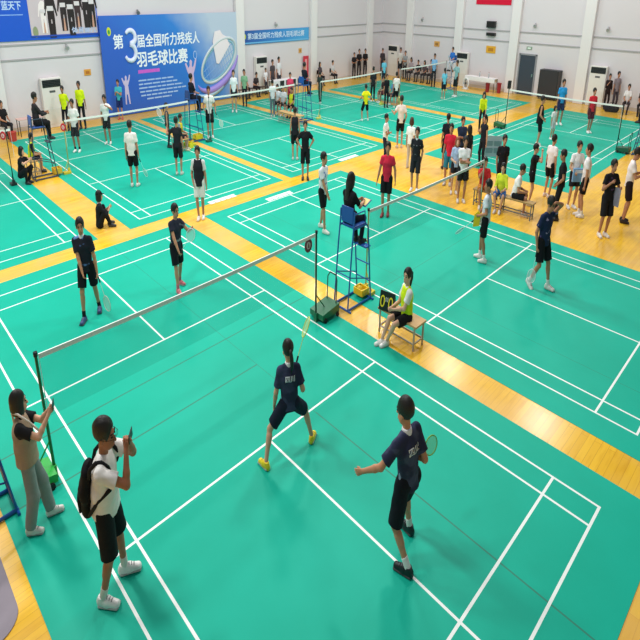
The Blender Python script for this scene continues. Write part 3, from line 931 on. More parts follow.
MB().box(0.05, -0.33, 0.13, 0.06, 0.33, 0.32).build('display', plastic('#3a4a2c'), gb)
for s in (-0.4, 0.4):
    MB().box(-0.14, s - 0.03, 0, 0.14, s + 0.03, 0.05).build('foot', plastic('#d9cf7a'), gb)

# ------------------------------------------------------------------ smooth bodies: implicit solids meshed with surface nets
def nrm(v):
    v = np.asarray(v, float)
    return v / (np.linalg.norm(v) + 1e-12)

class Solid:
    def __init__(s):
        s.ops = []
    def cap(s, a, b, r1, r2=None, k=0.02, flat=(0, 0)):
        a, b = np.asarray(a, float), np.asarray(b, float)
        r2 = r1 if r2 is None else r2
        ab = b - a
        L = np.linalg.norm(ab) + 1e-9
        d0 = ab / L
        def f(P):
            q = P - a
            t = q @ d0
            tc = np.clip(t / L, 0, 1)
            d = np.linalg.norm(q - np.outer(tc * L, d0), axis=1) - (r1 + (r2 - r1) * tc)
            if flat[0]: d = np.maximum(d, -t)
            if flat[1]: d = np.maximum(d, t - L)
            return d
        r = max(r1, r2)
        s.ops.append(('add', f, np.minimum(a, b) - r, np.maximum(a, b) + r, k))
        return s
    def ec(s, a, b, u, w1, d1, w2, d2, k=0.02, flat=(0, 0)):
        """elliptic tapered capsule: w half width along u, d half depth across it"""
        a, b, u = np.asarray(a, float), np.asarray(b, float), nrm(u)
        ab = b - a
        L = np.linalg.norm(ab) + 1e-9
        d0 = ab / L
        u = nrm(u - d0 * (u @ d0))
        v = np.cross(d0, u)
        def f(P):
            q = P - a
            t = q @ d0
            tc = np.clip(t / L, 0, 1)
            w = w1 + (w2 - w1) * tc
            d = d1 + (d2 - d1) * tc
            e = t - tc * L
            m = np.minimum(w, d)
            x = np.sqrt(((q @ u) / w) ** 2 + ((q @ v) / d) ** 2 + (e / m) ** 2)
            r = (x - 1) * m
            if flat[0]: r = np.maximum(r, -t)
            if flat[1]: r = np.maximum(r, t - L)
            return r
        r = max(w1, d1, w2, d2)
        s.ops.append(('add', f, np.minimum(a, b) - r, np.maximum(a, b) + r, k))
        return s
    def ell(s, c, R, r, k=0.02, op='add'):
        c, r = np.asarray(c, float), np.asarray(r, float)
        def f(P):
            q = ((P - c) @ R)
            k0 = np.linalg.norm(q / r, axis=1)
            k1 = np.linalg.norm(q / (r * r), axis=1) + 1e-9
            return k0 * (k0 - 1) / k1
        m = r.max()
        s.ops.append((op, f, c - m, c + m, k))
        return s
    def cut(s, p, n):
        p, n = np.asarray(p, float), nrm(n)
        s.ops.append(('cut', lambda P: (P - p) @ n, None, None, 0))
        return s
    def value(s, P):
        D = np.full(len(P), 1.0)
        for op, f, a, b, k in s.ops:
            d = f(P)
            if op == 'add':
                h = np.maximum(k - np.abs(D - d), 0) / k
                D = np.minimum(D, d) - h * h * k / 4
            elif op == 'sub':
                D = np.maximum(D, -d)
            else:
                D = np.maximum(D, d)
        return D
    def mesh(s, vx):
        lo = np.min([o[2] for o in s.ops if o[0] == 'add'], 0) - 2.5 * vx
        hi = np.max([o[3] for o in s.ops if o[0] == 'add'], 0) + 2.5 * vx
        n = np.ceil((hi - lo) / vx).astype(int) + 1
        D = np.full(n, 0.5)
        ax = [lo[i] + vx * np.arange(n[i]) for i in range(3)]
        for op, f, a, b, k in s.ops:
            if op == 'cut':
                i0, i1 = np.zeros(3, int), n
            else:
                pad = k + 2 * vx
                i0 = np.maximum(np.floor((a - pad - lo) / vx).astype(int), 0)
                i1 = np.minimum(np.ceil((b + pad - lo) / vx).astype(int) + 1, n)
            if np.any(i1 <= i0):
                continue
            sl = tuple(slice(i0[i], i1[i]) for i in range(3))
            G = np.stack(np.meshgrid(*[ax[i][sl[i]] for i in range(3)], indexing='ij'), -1)
            d = f(G.reshape(-1, 3)).reshape(G.shape[:3])
            cur = D[sl]
            if op == 'add':
                h = np.maximum(k - np.abs(cur - d), 0) / k
                D[sl] = np.minimum(cur, d) - h * h * k / 4
            elif op == 'sub':
                D[sl] = np.maximum(cur, -d)
            else:
                D[sl] = np.maximum(cur, d)
        ins = D < 0
        c = np.zeros(n - 1, int)
        for i in (0, 1):
            for j in (0, 1):
                for q in (0, 1):
                    c += ins[i:n[0] - 1 + i, j:n[1] - 1 + j, q:n[2] - 1 + q]
        act = np.argwhere((c > 0) & (c < 8))
        idx = np.full(n - 1, -1, int)
        idx[tuple(act.T)] = np.arange(len(act))
        cor = [(i, j, q) for i in (0, 1) for j in (0, 1) for q in (0, 1)]
        val = np.stack([D[act[:, 0] + i, act[:, 1] + j, act[:, 2] + q] for i, j, q in cor], 1)
        acc = np.zeros((len(act), 3))
        cnt = np.zeros(len(act))
        for x in range(8):
            for y in range(x + 1, 8):
                if sum(abs(cor[x][t] - cor[y][t]) for t in range(3)) != 1:
                    continue
                m = (val[:, x] < 0) != (val[:, y] < 0)
                t = val[m, x] / (val[m, x] - val[m, y])
                A, B = np.array(cor[x], float), np.array(cor[y], float)
                acc[m] += A + np.outer(t, B - A)
                cnt[m] += 1
        V = lo + vx * (act + acc / cnt[:, None])
        F = []
        for axis in range(3):
            o1, o2 = [(1, 2), (2, 0), (0, 1)][axis]
            sa = [slice(1, -1)] * 3
            sb = [slice(1, -1)] * 3
            sa[axis] = slice(0, n[axis] - 1)
            sb[axis] = slice(1, n[axis])
            A, B = ins[tuple(sa)], ins[tuple(sb)]
            off = np.array([1, 1, 1])
            off[axis] = 0
            for flip, M in ((False, A & ~B), (True, ~A & B)):
                e = np.argwhere(M) + off
                if not len(e):
                    continue
                q = []
                for d1, d2 in ((-1, -1), (0, -1), (0, 0), (-1, 0)):
                    p = e.copy()
                    p[:, o1] += d1
                    p[:, o2] += d2
                    q.append(idx[tuple(p.T)])
                q = np.stack(q if not flip else q[::-1], 1)
                F.append(q)
        return V, np.concatenate(F)
    def build(s, name, m, parent, vx, fold=0.0, seed=0):
        V, F = s.mesh(vx)
        if fold:
            p = V * 1.0
            w = np.sin(p[:, 2] * 31 + 5 * np.sin(p[:, 0] * 13 + seed) + seed) * np.sin(p[:, 1] * 17 + p[:, 0] * 23 + seed * 2)
            nv = np.stack([p[:, 0] - p[:, 0].mean(), p[:, 1] - p[:, 1].mean(), 0 * p[:, 2]], 1)
            nv /= np.linalg.norm(nv, axis=1)[:, None] + 1e-6
            V = V + nv * (w * fold)[:, None]
        V = V * np.array([K, K, 1.0])
        me = bpy.data.meshes.new(name)
        me.vertices.add(len(V))
        me.vertices.foreach_set('co', V.astype(np.float32).ravel())
        me.loops.add(4 * len(F))
        me.loops.foreach_set('vertex_index', F.astype(np.int32).ravel())
        me.polygons.add(len(F))
        me.polygons.foreach_set('loop_start', np.arange(0, 4 * len(F), 4, dtype=np.int32))
        me.polygons.foreach_set('use_smooth', np.ones(len(F), bool))
        me.materials.append(m)
        me.update(calc_edges=True)
        me.validate()
        o = bpy.data.objects.new(name, me)
        COL.objects.link(o)
        o.parent = parent
        return o

def ik(a, b, l1, l2, hint):
    a, b = np.asarray(a, float), np.asarray(b, float)
    d = b - a
    L = np.linalg.norm(d)
    if L > (l1 + l2) * 0.998:
        b = a + d / L * (l1 + l2) * 0.998
        d = b - a
        L = np.linalg.norm(d)
    u = d / L
    x = (l1 * l1 - l2 * l2 + L * L) / (2 * L)
    h = math.sqrt(max(l1 * l1 - x * x, 0))
    hint = np.asarray(hint, float)
    w = hint - u * (hint @ u)
    return a + u * x + nrm(w) * h, b

def rot2(v, deg):
    c, s = math.cos(math.radians(deg)), math.sin(math.radians(deg))
    return np.array([v[0] * c - v[1] * s, v[0] * s + v[1] * c, v[2]])

RIGHT, AWAY, LEFT, TOWARD = 45, 135, 225, 315

def racket(label, grip, dirv, nv, frame='#c8ccd0', strings='#e8ece8', origin=(0, 0, 0), deg=0.0, scale=1.0):
    t = thing('badminton_racket', label, 'racket', origin, deg, 'badminton rackets')
    g = np.asarray(grip, float)
    d = nrm(dirv)
    n = nrm(np.asarray(nv, float) - d * (np.asarray(nv, float) @ d))
    w = np.cross(n, d)
    MB().tube([g - d * 0.05, g + d * 0.12], 0.016, 8).build('grip', plastic('#1d1d20', 0.8), t)
    MB().tube([g + d * 0.12, g + d * 0.37], 0.0055, 6).build('shaft', plastic(frame), t)
    c = g + d * 0.50
    MB().tube([c + d * 0.135 * math.cos(2 * math.pi * i / 28) + w * 0.105 * math.sin(2 * math.pi * i / 28) for i in range(28)], 0.0075, 6, 0, True).build('frame', plastic(frame), t, True)
    V = [c + d * 0.13 * math.cos(2 * math.pi * i / 28) + w * 0.10 * math.sin(2 * math.pi * i / 28) for i in range(28)]
    MB().add(V, [tuple(range(28))]).build('strings', string_material(strings), t)
    return t

def person(label, x, y, face, h=1.72, z=0.0, fl=(-0.11, 0, 0, 8), fr=(0.11, 0, 0, -8), pel=None, lean=(0, 0.02), tw=0, look=(0, 0),
           hl=(-0.25, 0.03, 0.80), hr=(0.25, 0.03, 0.80), el=None, er=None, kn=None, curl=0.5, curl_l=None,
           top='#e8e6e2', sleeve=0.55, hem=-0.09, legs='shorts', bottom='#17181c', leglen=0.82, shoe='#e9e9e6', sock=None, sk='#c8987a',
           hair='short', hairc=None, vx=0.02, vest=None, collar=None, cap=None, back=None, trim=None, group=None, rk=None, face_on=False, women=False, loose=1.0, mask=None, pat=None):
    t = thing('person', label, 'person', (x, y, z), face - 90, group)
    s = h / 1.75
    A = lambda *p: np.array(p, float)
    Z = A(0, 0, 1)
    fl = tuple(fl) + (0,) * (5 - len(fl))
    fr = tuple(fr) + (0,) * (5 - len(fr))
    # feet frames
    feet = []
    for q in (fl, fr):
        f = rot2(A(0, 1, 0), q[3])
        pt = math.radians(q[4])
        f2 = f * math.cos(pt) - Z * math.sin(pt)
        n2 = Z * math.cos(pt) + f * math.sin(pt)
        base = A(q[0], q[1], q[2])
        feet.append((base, f2, n2, base + n2 * 0.085))
    if pel is None:
        pel = ((fl[0] + fr[0]) / 2, (fl[1] + fr[1]) / 2)
    pel = list(pel)
    hipw = 0.09
    if len(pel) < 3:
        hz = 0.915
        for (base, f2, n2, ank), sg in zip(feet, (-1, 1)):
            dx = math.hypot(pel[0] + sg * hipw - ank[0], pel[1] - ank[1])
            hz = min(hz, ank[2] + math.sqrt(max(0.842 ** 2 - dx * dx, 0.05)))
        pel.append(hz + 0.03)
    pel = A(*pel)
    upv = nrm(A(lean[0], lean[1], 1))
    f0 = A(0, 1, 0)
    rgt = nrm(np.cross(f0, upv))
    fwd = np.cross(upv, rgt)
    c, sn = math.cos(math.radians(tw)), math.sin(math.radians(tw))
    cr, cf = rgt * c + fwd * sn, fwd * c - rgt * sn          # chest frame turned to the left by tw
    hips = [pel + rgt * (sg * hipw) - Z * 0.03 for sg in (-1, 1)]
    waist = pel + upv * 0.15
    chest = pel + upv * 0.34
    sw = 0.155 if women else 0.172
    sho = [pel + upv * 0.428 + cr * (sg * sw) for sg in (-1, 1)]
    neck = pel + upv * 0.515
    hyaw, hpit = look
    hup = nrm(upv * 0.4 + Z * 0.6)
    hf = nrm(rot2(A(0, 1, 0), tw + hyaw))
    hr_ = nrm(np.cross(hf, hup))
    hf = np.cross(hup, hr_)
    cp, sp = math.cos(math.radians(hpit)), math.sin(math.radians(hpit))
    hf, hup = hf * cp + hup * sp, hup * cp - hf * sp
    hc = neck + hup * 0.158 + hf * 0.022
    R = np.stack([hr_, hf, hup], 1)                             # columns: right, forward, up
    HS = 1.13
    HL = lambda a, b, cc: hc + (hr_ * a + hf * b + hup * cc) * HS
    kh = kn or [(0, 1, 0.1), (0, 1, 0.1)]
    knees, anks = [], []
    for i in range(2):
        hint = np.array(kh[i], float) if kn else feet[i][1] + Z * 0.1 + rgt * (0.1 * (-1, 1)[i])
        kp, ap = ik(hips[i], feet[i][3], 0.43, 0.415, hint)
        knees.append(kp)
        anks.append(ap)
    elb, wri = [], []
    for i, (hh, eh) in enumerate(((hl, el), (hr, er))):
        sg = (-1, 1)[i]
        hint = np.array(eh, float) if eh else rgt * (0.45 * sg) - fwd * 0.8 - Z * 0.35
        e, w_ = ik(sho[i], A(*hh), 0.295, 0.255, hint)
        elb.append(e)
        wri.append(w_)
    sc = lambda p: np.asarray(p) * s
    # ---- body
    B = Solid()
    def ec(o, a, b, u, *r, **kw): o.ec(sc(a), sc(b), u, *[q * s for q in r], **kw)
    def cap_(o, a, b, r1, r2, **kw): o.cap(sc(a), sc(b), r1 * s, r2 * s, **kw)
    ec(B, pel, waist, rgt, .148, .10, .122, .088)
    ec(B, waist, chest, cr, .122, .088, .145, .10)
    ec(B, chest, pel + upv * .42, cr, .145, .10, .105, .07)
    cap_(B, pel + upv * .44, HL(0, -.02, -.05), .052, .048)
    for i in range(2):
        cap_(B, hips[i], knees[i], .078, .052)
        cap_(B, knees[i], anks[i], .050, .036)
        d = anks[i] - knees[i]
        cap_(B, knees[i] + d * .22 - feet[i][1] * .012, knees[i] + d * .42 - feet[i][1] * .010, .054, .047)
        ft = feet[i]
        ec(B, ft[0] + ft[2] * .045 - ft[1] * .03, ft[0] + ft[2] * .035 + ft[1] * .12, np.cross(ft[1], ft[2]), .03, .028, .034, .02)
        cap_(B, sho[i], elb[i], .048, .039)
        d = wri[i] - elb[i]
        cap_(B, elb[i], elb[i] + d * .35, .039, .037)
        cap_(B, elb[i] + d * .35, wri[i], .037, .026)
        # hand
        hd = nrm(d)
        lat = nrm(np.cross(hd, cr * (1, 1)[i] + Z * 0.01))
        if np.linalg.norm(np.cross(hd, cr)) < 0.2:
            lat = Z
        nrmv = np.cross(hd, lat) * (1 if i == 0 else -1)         # back-to-palm direction
        if nrmv @ (A(0, 0, 0) - cr * (-1, 1)[i]) < 0:
            nrmv = -nrmv
        pe = wri[i] + hd * .085
        ec(B, wri[i] + hd * .012, pe, lat, .026, .016, .038, .014, k=.012)
        cu = curl if (i == 1 or curl_l is None) else curl_l
        for q in range(4):
            o = (q - 1.5) * .0195
            p0 = pe + lat * o - hd * .004
            ln = (.070, .078, .074, .058)[q]
            a1, a2 = cu * .6, cu * 1.5
            d1 = hd * math.cos(a1) + nrmv * math.sin(a1) + lat * o * 1.5
            d2 = hd * math.cos(a2) + nrmv * math.sin(a2) + lat * o * 1.5
            p1 = p0 + nrm(d1) * ln * .5
            p2 = p1 + nrm(d2) * ln * .5
            cap_(B, p0, p1, .0088, .0082, k=.003)
            cap_(B, p1, p2, .0082, .0068, k=.003)
        th = nrm(hd * .75 + lat * -.75 + nrmv * .35) if (lat @ fwd) < 0 else nrm(hd * .75 + lat * .75 + nrmv * .35)
        tb = wri[i] + hd * .03 + th * .012
        cap_(B, tb, tb + th * .04, .013, .0105, k=.006)
        cap_(B, tb + th * .04, tb + th * .04 + nrm(th + hd) * .03, .0105, .008, k=.004)
    B.ell(sc(HL(0, -.012, .028)), R, A(.073, .092, .088) * (s * HS))
    B.ell(sc(HL(0, .022, -.045)), R, A(.054, .066, .072) * (s * HS))
    cap_(B, HL(0, .082, .012), HL(0, .102, -.024), .009, .0145, k=.01)         # nose
    for sg in (-1, 1):
        B.ell(sc(HL(sg * .074, -.008, -.008)), R, A(.012, .022, .031) * (s * HS), k=.008)
        if vx < .013:
            B.ell(sc(HL(sg * .031, .094, .012)), R, A(.018, .014, .010) * (s * HS), op='sub')
    if vx < .013:
        ec(B, HL(-.018, .083, -.062), HL(.018, .083, -.062), hup, .009, .008, .009, .008, k=.006)   # lips
        ec(B, HL(-.034, .076, .030), HL(.034, .076, .030), hup, .010, .012, .010, .012, k=.012)      # brow
    B.build('body', skin(sk), t, vx)
    if face_on or vx < .013:
        for sg in (-1, 1):
            MB().sphere(sc(HL(sg * .031, .080, .012)), .0115 * s, 0, 8).build('eye', plastic('#1d1614', 0.25), t, True)
            MB().tube([sc(HL(sg * .014, .089, .036)), sc(HL(sg * .032, .087, .041)), sc(HL(sg * .050, .074, .036))], .0045 * s, 6).build('eyebrow', HAIR, t)
        MB().tube([sc(HL(-.022, .083, -.063)), sc(HL(0, .091, -.062)), sc(HL(.022, .083, -.063))], .005 * s, 6).build('mouth', plastic('#9a5a50'), t)
    # ---- hair
    Hm = mat(hairc, 0.55, 0, 0.15, 60) if hairc else HAIR
    if hair != 'none':
        H = Solid()
        H.ell(sc(HL(0, -.016, .044)), R, A(.088, .104, .100) * (s * HS))
        if hair in ('bob', 'long'):
            H.ell(sc(HL(0, -.022, -.035)), R, A(.108, .098, .125) * (s * HS))
        if hair == 'long':
            ec(H, HL(0, -.08, -.05), HL(0, -.10, -.30), hr_, .085, .04, .07, .025)
        H.ell(sc(HL(0, .125, -.040)), R, A(.095, .102, .132) * (s * HS), op='sub')
        if hair == 'short':
            H.cut(sc(HL(0, 0, -.06)), -hup + hf * .55)
            for sg in (-1, 1):
                H.ell(sc(HL(sg * .085, .02, -.03)), R, A(.03, .045, .05) * (s * HS), op='sub')
        elif hair == 'pony':
            H.cut(sc(HL(0, 0, -.07)), -hup + hf * .4)
        elif hair == 'bob':
            H.cut(sc(HL(0, 0, -.105)), -hup)
        Ho = H.build('hair', Hm, t, min(vx, .016), .004 * s, 1)
        if hair == 'pony':
            MB().tube([sc(HL(0, -.10, .05)), sc(HL(0, -.15, .03)), sc(HL(.01, -.165, -.05)), sc(HL(.015, -.15, -.14)), sc(HL(.01, -.13, -.22))],
                      [.022 * s, .032 * s, .036 * s, .028 * s, .008 * s], 10).build('ponytail', Hm, Ho, True)
    if cap:
        Cp = Solid()
        Cp.ell(sc(HL(0, -.012, .045)), R, A(.09, .106, .09) * (s * HS))
        Cp.cut(sc(HL(0, 0, .045)), -hup)
        ec(Cp, HL(0, .07, .05), HL(0, .15, .045), hr_, .07, .008, .055, .008)
        Cp.build('cap', cloth(cap), t, vx)
    if mask:
        M = Solid()
        M.ell(sc(HL(0, .045, -.045)), R, A(.058, .056, .05) * (s * HS))
        M.build('face_mask', cloth(mask), t, vx)
    # ---- shirt
    if top:
        T = Solid()
        L_ = loose
        hemp = pel + upv * hem
        ec(T, hemp, waist, rgt, .172 * L_, .135 * L_, .152 * L_, .118 * L_, k=.04, flat=(1, 0))
        ec(T, waist, chest, cr, .152 * L_, .118 * L_, .168, .122, k=.04)
        ec(T, chest, pel + upv * .425, cr, .168, .122, .118, .082, k=.05)
        for i in range(2):
            if sleeve > 0:
                cap_(T, pel + upv * .452 + cr * ((-1, 1)[i] * .055), sho[i], .064, .062, k=.04)
                if sleeve <= 1:
                    e = sho[i] + (elb[i] - sho[i]) * sleeve
                    cap_(T, sho[i], e, .062, .074 if sleeve < .8 else .056, k=.035, flat=(0, 1))
                else:
                    cap_(T, sho[i], elb[i], .066, .053, k=.03)
                    cap_(T, elb[i], elb[i] + (wri[i] - elb[i]) * min(sleeve - 1, .96), .053, .040, k=.02, flat=(0, 1))
            else:
                cap_(T, pel + upv * .44 + cr * ((-1, 1)[i] * .06), sho[i] - cr * ((-1, 1)[i] * .035), .062, .056, k=.04)
        T.cut(sc(pel + upv * .522 + fwd * .0), upv + fwd * .28)
        T.build('shirt', cloth2(top, *pat) if pat else cloth(top), t, vx, .004 * s, len(label) % 7)
        if collar:
            Q = Solid()
            cap_(Q, pel + upv * .485, pel + upv * .535, .070, .060, k=.01, flat=(0, 1))
            Q.build('collar', cloth(collar), t, min(vx, .014))
        if trim:
            for sg in (-1, 1):
                Q = Solid()
                ec(Q, pel - upv * .05 + rgt * (sg * .156), waist + rgt * (sg * .134) + upv * .02, fwd, .030, .020, .016, .022, k=.01)
                Q.build('side_panel', cloth(trim), t, min(vx, .014))
        if vest:
            Q = Solid()
            ec(Q, pel + upv * (hem - .03), waist, rgt, .184 * loose, .147 * loose, .167 * loose, .132 * loose, k=.04, flat=(1, 0))
            ec(Q, waist, chest, cr, .167 * loose, .132 * loose, .180, .136, k=.04)
            ec(Q, chest, pel + upv * .43, cr, .178, .134, .125, .094, k=.05)
            for i in range(2):
                cap_(Q, pel + upv * .45 + cr * ((-1, 1)[i] * .06), sho[i] - cr * ((-1, 1)[i] * .03), .070, .064, k=.04)
            Q.cut(sc(pel + upv * .518), upv + fwd * .35)
            for i in range(2):
                Q.ell(sc(sho[i] + cr * ((-1, 1)[i] * .05) - upv * .02), np.eye(3), A(.05, .08, .10) * s, op='sub')
            Q.build('vest', cloth(vest), t, vx)
        if back:
            V, F = text_geo(back)
            mn, mx = V.min(0), V.max(0)
            P, F0, n0 = [], F, len(V)
            F = [tuple(i + q * n0 for i in f) for q in range(4) for f in F0]
            for v in [v + np.array([dx, dz, 0]) * (mx[0] - mn[0]) for dx, dz in ((0, 0), (.022, 0), (0, .012), (.022, .012)) for v in V]:
                a = ((v[0] - mn[0]) / (mx[0] - mn[0]) - .5) * .17
                b = (v[1] - mn[1]) / (mx[1] - mn[1]) * .075
                P.append(sc(pel + upv * (.31 + b) + cr * a - cf * .30))
            P = np.array(P)
            for _ in range(24):
                P = P + cf * np.clip(T.value(P) - .007, 0, .2)[:, None]
            MB().add(P, F).build('back_lettering', plastic('#e9edf2'), t)
    # ---- legs
    if legs:
        Q = Solid()
        ec(Q, pel - upv * .02, pel + upv * .10, rgt, .160, .118, .142, .105, k=.03)
        for i in range(2):
            if legs == 'shorts':
                e = hips[i] + (knees[i] - hips[i]) * leglen
                cap_(Q, hips[i] + rgt * ((-1, 1)[i] * .012), e, .106, .100, k=.03, flat=(0, 1))
            elif legs == 'skirt':
                e = hips[i] + (knees[i] - hips[i]) * leglen
                cap_(Q, hips[i], e, .11, .12, k=.12, flat=(0, 1))
            else:
                wd = 1.35 if legs == 'wide' else 1.0
                cap_(Q, hips[i], knees[i], .098, .070 * wd, k=.03)
                cap_(Q, knees[i], anks[i] - nrm(anks[i] - knees[i]) * .01, .070 * wd, .056 * wd * (1.1 if legs == 'wide' else 1), k=.03, flat=(0, 1))
        Q.build({'shorts': 'shorts', 'skirt': 'skirt'}.get(legs, 'trousers'), cloth(bottom), t, vx, .003 * s, 3)
    for i in range(2):
        ft = feet[i]
        if sock:
            Q = Solid()
            d = nrm(knees[i] - anks[i])
            cap_(Q, anks[i] - d * .02, anks[i] + d * .11, .043, .044, flat=(0, 1))
            Q.build('sock', cloth(sock), t, min(vx, .014))
        if shoe:
            Q = Solid()
            u = np.cross(ft[1], ft[2])
            ec(Q, ft[0] + ft[2] * .040 - ft[1] * .045, ft[0] + ft[2] * .040 + ft[1] * .05, u, .045, .056, .050, .052, k=.03)
            ec(Q, ft[0] + ft[2] * .040 + ft[1] * .05, ft[0] + ft[2] * .028 + ft[1] * .168, u, .050, .052, .048, .036, k=.03)
            cap_(Q, ft[0] + ft[2] * .05 - ft[1] * .01, ft[0] + ft[2] * .105 - ft[1] * .015, .046, .045, k=.02, flat=(0, 1))
            Q.cut(sc(ft[0]), -ft[2])
            so = Q.build('shoe', plastic(shoe, 0.5), t, min(vx, .014))
            if vx < .013:
                Q = Solid()
                ec(Q, ft[0] + ft[2] * .016 - ft[1] * .052, ft[0] + ft[2] * .016 + ft[1] * .184, u, .056, .020, .060, .018, k=.01)
                Q.cut(sc(ft[0] + ft[2] * .0005), -ft[2])
                for q in range(3):
                    a = ft[0] + ft[1] * (.055 + .03 * q) + ft[2] * (.096 - .009 * q)
                    MB().tube([sc(a - u * .026 - ft[2] * .006), sc(a + ft[2] * .003), sc(a + u * .026 - ft[2] * .006)], .005 * s, 5).build('lace', plastic('#6f7073'), so)
                Q.build('sole', plastic('#4a4a4c' if shoe[1] in '0123' else '#a9aba8', 0.7), so, .008)
    info = dict(obj=t, HL=lambda a, b, cc: sc(HL(a, b, cc)), x=x, y=y, z=z, face=face, s=s, wri=[sc(w_) for w_ in wri], pel=sc(pel), up=upv, right=cr, fwd=cf, sho=[sc(q) for q in sho],
                hand=[sc(wri[i] + nrm(wri[i] - elb[i]) * .075) for i in range(2)])
    if rk:
        hi = info['hand'][1 if rk.get('hand', 'r') == 'r' else 0]
        racket(rk['label'], hi, rk['d'], rk.get('n', (0.3, 1, 0.2)), rk.get('col', '#c8ccd0'), rk.get('str', '#e3e8e2'), (x, y, z), face - 90)
    return info

def phone(label, who, p, d=(0, 1, 0), w=0.075, h=0.15, col='#141518'):
    t = thing('phone', label, 'phone', (who['x'], who['y'], who['z']), who['face'] - 90, 'hand-held phones')
    p = np.asarray(p, float)
    MB().box(p[0] - w / 2, p[1] - 0.005, p[2] - h / 2, p[0] + w / 2, p[1] + 0.005, p[2] + h / 2, 0, 0.003).build('case', plastic(col), t)
    MB().box(p[0] - w * 0.44, p[1] - 0.0065, p[2] - h * 0.45, p[0] + w * 0.44, p[1] - 0.005, p[2] + h * 0.45).build('screen', plastic('#39424d', 0.15), t)
    MB().box(p[0] - w * 0.4, p[1] + 0.005, p[2] + h * 0.28, p[0] - w * 0.05, p[1] + 0.008, p[2] + h * 0.44, 0, 0.001).build('camera_bump', plastic('#2b2d31', 0.3), t)
    return t

# ------------------------------------------------------------------ people in the foreground
NEAR = 0.008
def sit(zs, fwd=0.40, spread=0.11, drop=None, **kw):
    """keyword set for somebody seated on a surface zs high; drop = height of what the feet rest on"""
    d = 0.0 if drop is None else drop
    q = dict(pel=(0, -0.02, zs + 0.10), fl=(-spread, fwd, d, 6), fr=(spread, fwd, d, -6), hl=(-0.13, 0.34, zs + 0.20), hr=(0.13, 0.34, zs + 0.20), leglen=0.9)
    q.update(kw)
    return q
CROSS = dict(hl=(0.10, 0.24, 1.16), hr=(-0.10, 0.22, 1.12), el=(-0.8, -0.2, -0.6), er=(0.8, -0.2, -0.6))
FRONT = dict(hl=(-0.07, 0.33, 1.22), hr=(0.07, 0.33, 1.22))
HIPS = dict(hl=(-0.21, 0.02, 1.0), hr=(0.21, 0.02, 1.0), el=(-1, -0.5, 0), er=(1, -0.5, 0))

w1 = person('woman with black bob filming at the left edge in beige vest', 0.74, -3.52, 66, 1.57, fl=(-0.15, 0.12, 0, 10), fr=(0.11, -0.16, 0, -12), pel=(-0.04, -0.06), lean=(0.0, 0.0), look=(14, 0), loose=1.15,
            hl=(-0.02, 0.37, 1.46), hr=(0.09, 0.36, 1.44), el=(-0.4, -0.2, -1), er=(0.6, -0.1, -1), curl=0.9, top='#1b1b1e', sleeve=0.62, hem=-0.02, vest='#a8917a', legs='wide', bottom='#8b918e', shoe='#e3e0d8',
            hair='bob', vx=NEAR, sk='#d9a98c')
phone('phone held up by the woman in the beige vest', w1, w1['hand'][1] * [0.3, 1, 1] + np.array([0.02, 0.04, 0.04]), w=0.14, h=0.075)
sbg = thing('shoulder_bag', 'small dark shoulder bag with pale strap worn by the woman in beige', 'bag', (0.74, -3.52, 0), 64 - 90)
MB().box(-0.25, -0.20, 0.80, -0.17, 0.02, 0.97, 0, 0.02).build('body', cloth('#1d1c20'), sbg, True)
s_ = w1['s']
MB().tube([(-0.20, -0.10, 0.96), (-0.19, -0.19, 1.10), (-0.12, -0.17, 1.28), (0.02, -0.13, 1.38), (0.085, -0.04, 1.385), (0.12, 0.09, 1.30), (0.05, 0.17, 1.15), (-0.12, 0.165, 1.03), (-0.20, 0.03, 0.96)], 0.013, 8).build('strap', cloth('#d9cfc2'), sbg, True)

w2 = person('man in white T-shirt with black backpack filming with a phone', 2.38, -3.085, 52, 1.90, fl=(-0.17, 0.08, 0, 12), fr=(0.19, -0.09, 0, -12), pel=(0.0, 0.02), lean=(0.17, 0.17), loose=1.22, look=(-6, -4),
            hl=(0.0, 0.37, 1.46), hr=(0.11, 0.36, 1.44), el=(-0.7, -0.1, -0.9), er=(0.55, 0.0, -1), curl=1.0, top='#eceae6', sleeve=0.62, bottom='#15151a', leglen=0.98, shoe='#eceae6', sock='#dcd9d2',
            vx=NEAR, sk='#a86f52', hem=-0.07)
phone('black phone held out by the man with the backpack', w2, w2['hand'][1] * [0.4, 1, 1] + np.array([0.01, 0.05, 0.03]), w=0.16, h=0.08)
gl = thing('glasses', 'thin glasses worn by the man with the backpack', 'glasses', (2.38, -3.085, 0), 52 - 90)
HL2 = w2['HL']
for sg in (-1, 1):
    MB().tube([HL2(sg * .033 + .026 * math.cos(2 * math.pi * i / 16), .106, .010 + .022 * math.sin(2 * math.pi * i / 16)) for i in range(16)], 0.0025, 5, 0, True).build('rim', plastic('#1a1a1c'), gl)
    MB().tube([HL2(sg * .058, .104, .016), HL2(sg * .083, .06, .016), HL2(sg * .086, -.015, .010)], 0.0025, 5).build('temple', plastic('#1a1a1c'), gl)
MB().tube([HL2(-.008, .107, .014), HL2(.008, .107, .014)], 0.0025, 5).build('bridge', plastic('#1a1a1c'), gl)
bp = thing('backpack', 'black backpack on the back of the man filming in white', 'backpack', (2.38, -3.085, 0), 52 - 90)
def P2(u, r, f): return (w2['pel'] + (w2['up'] * u + w2['right'] * r + w2['fwd'] * f) * w2['s'])
Bg = Solid()
Bg.ec(P2(-.10, -.03, -.19), P2(.12, -.02, -.20), w2['right'], .165, .09, .165, .09, k=.03)
Bg.ec(P2(.12, -.02, -.20), P2(.30, 0, -.19), w2['right'], .165, .09, .12, .065, k=.05)
Bg.build('body', cloth('#131317'), bp, .011, .004, 2)
Bg = Solid()
Bg.ec(P2(-.10, -.03, -.27), P2(.03, -.02, -.28), w2['right'], .125, .035, .12, .035, k=.03)
Bg.build('front_pocket', cloth('#1b1b20'), bp, .011)
